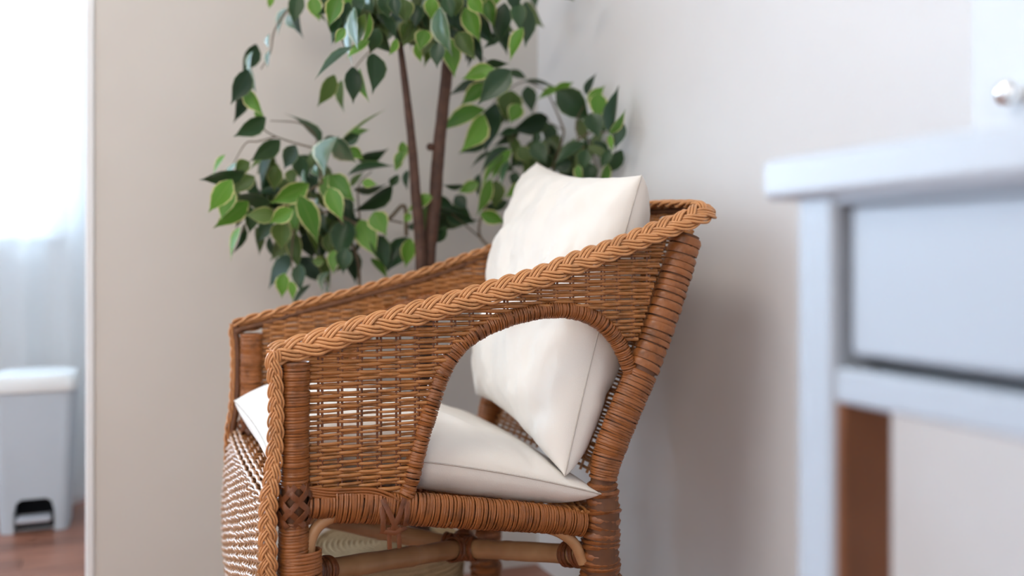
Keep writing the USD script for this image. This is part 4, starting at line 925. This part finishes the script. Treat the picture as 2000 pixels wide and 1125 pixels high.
BRANCHES = [([(0.578,2.079,0.742),(0.573,2.079,0.813),(0.541,2.078,0.786),(0.527,2.077,0.78),(0.468,2.074,0.767),(0.407,2.071,0.8),(0.381,2.07,0.86),(0.364,2.069,0.936)],0.005,0.0025),([(0.364,2.069,0.936),(0.321,2.067,0.945),(0.28,2.065,0.957),(0.257,2.063,0.968),(0.243,2.063,0.984)],0.0022,0.0012),([(0.364,2.069,0.936),(0.369,2.069,0.957),(0.347,2.068,0.982),(0.321,2.067,0.991),(0.267,2.064,0.991)],0.002,0.001),([(0.28,2.065,0.957),(0.239,2.062,0.944),(0.215,2.061,0.939),(0.187,2.06,0.89)],0.0018,0.001),([(0.381,2.07,0.86),(0.28,2.065,0.797),(0.231,2.062,0.792),(0.207,2.061,0.746)],0.003,0.0012),([(0.407,2.071,0.8),(0.33,2.067,0.773),(0.313,2.066,0.697),(0.321,2.067,0.634)],0.003,0.0012),([(0.466,2.074,0.588),(0.464,2.074,0.675),(0.442,2.073,0.741),(0.407,2.071,0.8)],0.004,0.003),([(0.527,2.077,0.78),(0.568,2.079,0.773)],0.002,0.002),([(0.468,2.074,0.767),(0.464,2.074,0.854),(0.495,2.075,0.89)],0.0025,0.0012),([(0.853,2.11,0.682),(0.776,2.107,0.736),(0.772,2.107,0.785),(0.799,2.108,0.843),(0.835,2.109,0.935),(0.862,2.11,1.003)],0.004,0.0015),([(0.772,2.107,0.74),(0.741,2.106,0.764),(0.694,2.103,0.799)],0.0025,0.0015),([(0.964,2.134,0.874),(0.963,2.091,0.93),(0.962,2.039,0.991),(0.962,2.054,1.026),(0.964,2.134,1.109),(0.925,2.098,1.116),(0.89,2.111,1.13),(0.844,2.11,1.106),(0.808,2.108,1.074),(0.799,2.108,1.032)],0.0035,0.0012),([(0.964,2.123,0.891),(0.962,2.049,0.934),(0.96,1.969,0.964),(0.959,1.94,0.971),(0.989,1.939,0.988),(0.987,1.852,0.977),(0.987,1.811,0.994)],0.0035,0.0012),([(0.962,2.044,1.006),(0.964,2.112,1.03),(0.964,2.134,1.045)],0.0018,0.0012),([(0.959,1.95,0.968),(0.96,1.964,1.013),(0.958,1.922,1.043)],0.002,0.0012),([(0.958,1.922,0.953),(0.958,1.922,0.867)],0.002,0.0015),([(0.958,1.894,0.965),(0.989,1.93,0.931),(0.988,1.908,0.863)],0.002,0.0015),([(0.963,2.091,1.077),(0.962,2.049,1.087),(0.961,2.008,1.076)],0.0018,0.001),([(0.711,2.086,1.327),(0.747,2.087,1.291),(0.759,2.088,1.256),(0.763,2.088,1.19),(0.779,2.089,1.168),(0.797,2.089,1.165)],0.003,0.0012),([(0.55,2.078,1.24),(0.517,2.077,1.192),(0.475,2.075,1.147),(0.449,2.073,1.113)],0.003,0.0012),([(0.54,2.078,1.268),(0.527,2.077,1.247),(0.5,2.076,1.226),(0.475,2.075,1.22)],0.003,0.0012),([(0.349,2.068,1.283),(0.303,2.066,1.235),(0.276,2.064,1.189),(0.267,2.064,1.14),(0.247,2.063,1.102)],0.003,0.0012),([(0.55,2.078,1.308),(0.443,2.073,1.301),(0.349,2.068,1.283)],0.005,0.003),([(0.693,2.085,1.325),(0.819,2.09,1.34),(0.867,2.092,1.305),(0.875,2.093,1.248)],0.004,0.0015)]
# ---------------------------------------------------------------- potted ficus
TR = (0.54, 1.95, 0)
tr = thing("ficus_tree", "tall ficus with two brown stems and pale-edged green leaves behind the wicker chair", "plant", TR)
t1 = [(0.566, 1.965, 0.077), (0.572, 1.97, 0.30), (0.576, 1.97, 0.469), (0.581, 1.97, 0.667), (0.578, 1.97, 0.741), (0.569, 1.97, 0.832), (0.561, 1.97, 0.933), (0.551, 1.97, 1.023), (0.541, 1.97, 1.101), (0.532, 1.97, 1.163), (0.52, 1.97, 1.212), (0.506, 1.97, 1.323), (0.48, 1.96, 1.46)]
t2 = [(0.585, 1.975, 0.077), (0.592, 1.985, 0.30), (0.596, 1.985, 0.467), (0.602, 1.985, 0.667), (0.609, 1.985, 0.742), (0.618, 1.985, 0.822), (0.625, 1.985, 0.915), (0.633, 1.985, 0.996), (0.645, 1.985, 1.101), (0.655, 1.985, 1.217), (0.667, 1.985, 1.346), (0.69, 1.97, 1.5)]
for pts, ra, rb in ((t1, 0.0165, 0.0065), (t2, 0.0190, 0.0125)):
    p = smooth_path(pts, 0.01)
    r = np.interp(np.arange(len(p)) / len(p), [0, 0.45, 0.8, 1], [ra, ra * 0.8, rb, rb * 0.7])
    v, f = tube(p, r, 14)
    c = np.repeat(p, 14, 0)
    d = v - c
    v = c + d * (1 + 0.22 * (meshkit.fbm(v * [60, 60, 25], 3, 2) - 0.5))[:, None]
    part("stem", (v, f), M_bark, tr, smooth=70)
part("knot", trimesh.creation.icosphere(2, 0.009).apply_translation((0.606, 1.982, 0.94)), M_bark, tr)
for pts, r0, r1 in BRANCHES:
    p = smooth_path(pts, 0.008)
    part("twig", tube(p, np.linspace(r0, r1, len(p)), 7), M_twig, tr, smooth=60)


def leaf(b, d, n, w, seed):
    """an oval pointed leaf, folded a little along the midrib and arched"""
    rg = np.random.default_rng(seed)
    L = np.linalg.norm(d)
    d = d / L
    n = unit(n - d * np.dot(n, d))
    s = np.cross(d, n)
    t = np.array([0, 0.07, 0.20, 0.38, 0.58, 0.75, 0.88, 1.0])
    prof = np.array([0.05, 0.38, 0.82, 1.0, 0.82, 0.44, 0.14, 0.012])
    a = np.array([-1, -0.55, 0, 0.55, 1.0])
    fold, arch_, tw = rg.uniform(0.1, 0.45), rg.uniform(0.05, 0.32), rg.uniform(-0.45, 0.45)
    v, uv = [], []
    for ti, pi in zip(t, prof):
        for ai in a:
            x = ai * pi * w / 2
            h = abs(x) * fold - arch_ * L * (ti - 0.35) ** 2 + x * tw * ti
            v.append(b + d * (ti * L) + s * x - n * (-h if True else h))
            uv.append((0.5 + ai / 2, ti))
    f = []
    for i in range(len(t) - 1):
        for j in range(4):
            q = (i * 5 + j, (i + 1) * 5 + j, (i + 1) * 5 + j + 1, i * 5 + j + 1)
            f += [(q[0], q[1], q[2]), (q[0], q[2], q[3])]
    return np.array(v), np.array(f), np.array(uv)


crown = []
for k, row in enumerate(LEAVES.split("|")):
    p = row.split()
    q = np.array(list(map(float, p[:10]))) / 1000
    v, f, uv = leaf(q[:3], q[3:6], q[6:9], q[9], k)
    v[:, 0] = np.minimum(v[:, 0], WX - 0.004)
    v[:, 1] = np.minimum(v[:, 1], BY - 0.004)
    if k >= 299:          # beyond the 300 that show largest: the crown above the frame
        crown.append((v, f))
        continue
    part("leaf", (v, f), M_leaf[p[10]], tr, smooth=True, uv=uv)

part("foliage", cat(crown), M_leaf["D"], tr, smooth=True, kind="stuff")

# basket that holds the plant
bk = thing("woven_basket", "low round natural woven basket on the floor holding the stems of the ficus", "basket", (0.50, 1.943, 0))
m = trimesh.creation.revolve(np.array([(0, ZF), (0.125, ZF), (0.156, 0.02), (0.160, 0.05), (0.158, 0.085), (0.153, 0.085), (0.150, 0.072), (0, 0.072)]), sections=64)
m.apply_translation((0.50, 1.943, 0))
n = part("body", m, M_jute, bk, smooth=40)
for k in range(22):
    z = ZF + 0.006 + k * 0.0108
    R0 = np.interp(z, [ZF, 0.0, 0.04, 0.08], [0.127, 0.156, 0.160, 0.157])
    a = np.linspace(0, 2 * math.pi, 241)
    for o in (0, math.pi):
        c = np.stack([0.50 + (R0 + 0.0022 * np.cos(a * 46 + o)) * np.cos(a), 1.943 + (R0 + 0.0022 * np.cos(a * 46 + o)) * np.sin(a), z + 0.0024 * np.sin(a * 46 + o)], 1)
        part("coil", tube(c, 0.0036, 6), M_jute, n, smooth=60)
for k in range(13):
    a = np.linspace(0, 2 * math.pi, 181)
    R0 = 0.008 + 0.0115 * k
    for o in (0, math.pi):
        rr = R0 + 0.002 * np.cos(a * (6 + 3 * k) + o)
        part("coil", tube(np.stack([0.50 + rr * np.cos(a), 1.943 + rr * np.sin(a), 0.076 + 0.0024 * np.sin(a * (6 + 3 * k) + o)], 1), 0.0042, 6), M_jute, n, smooth=60)
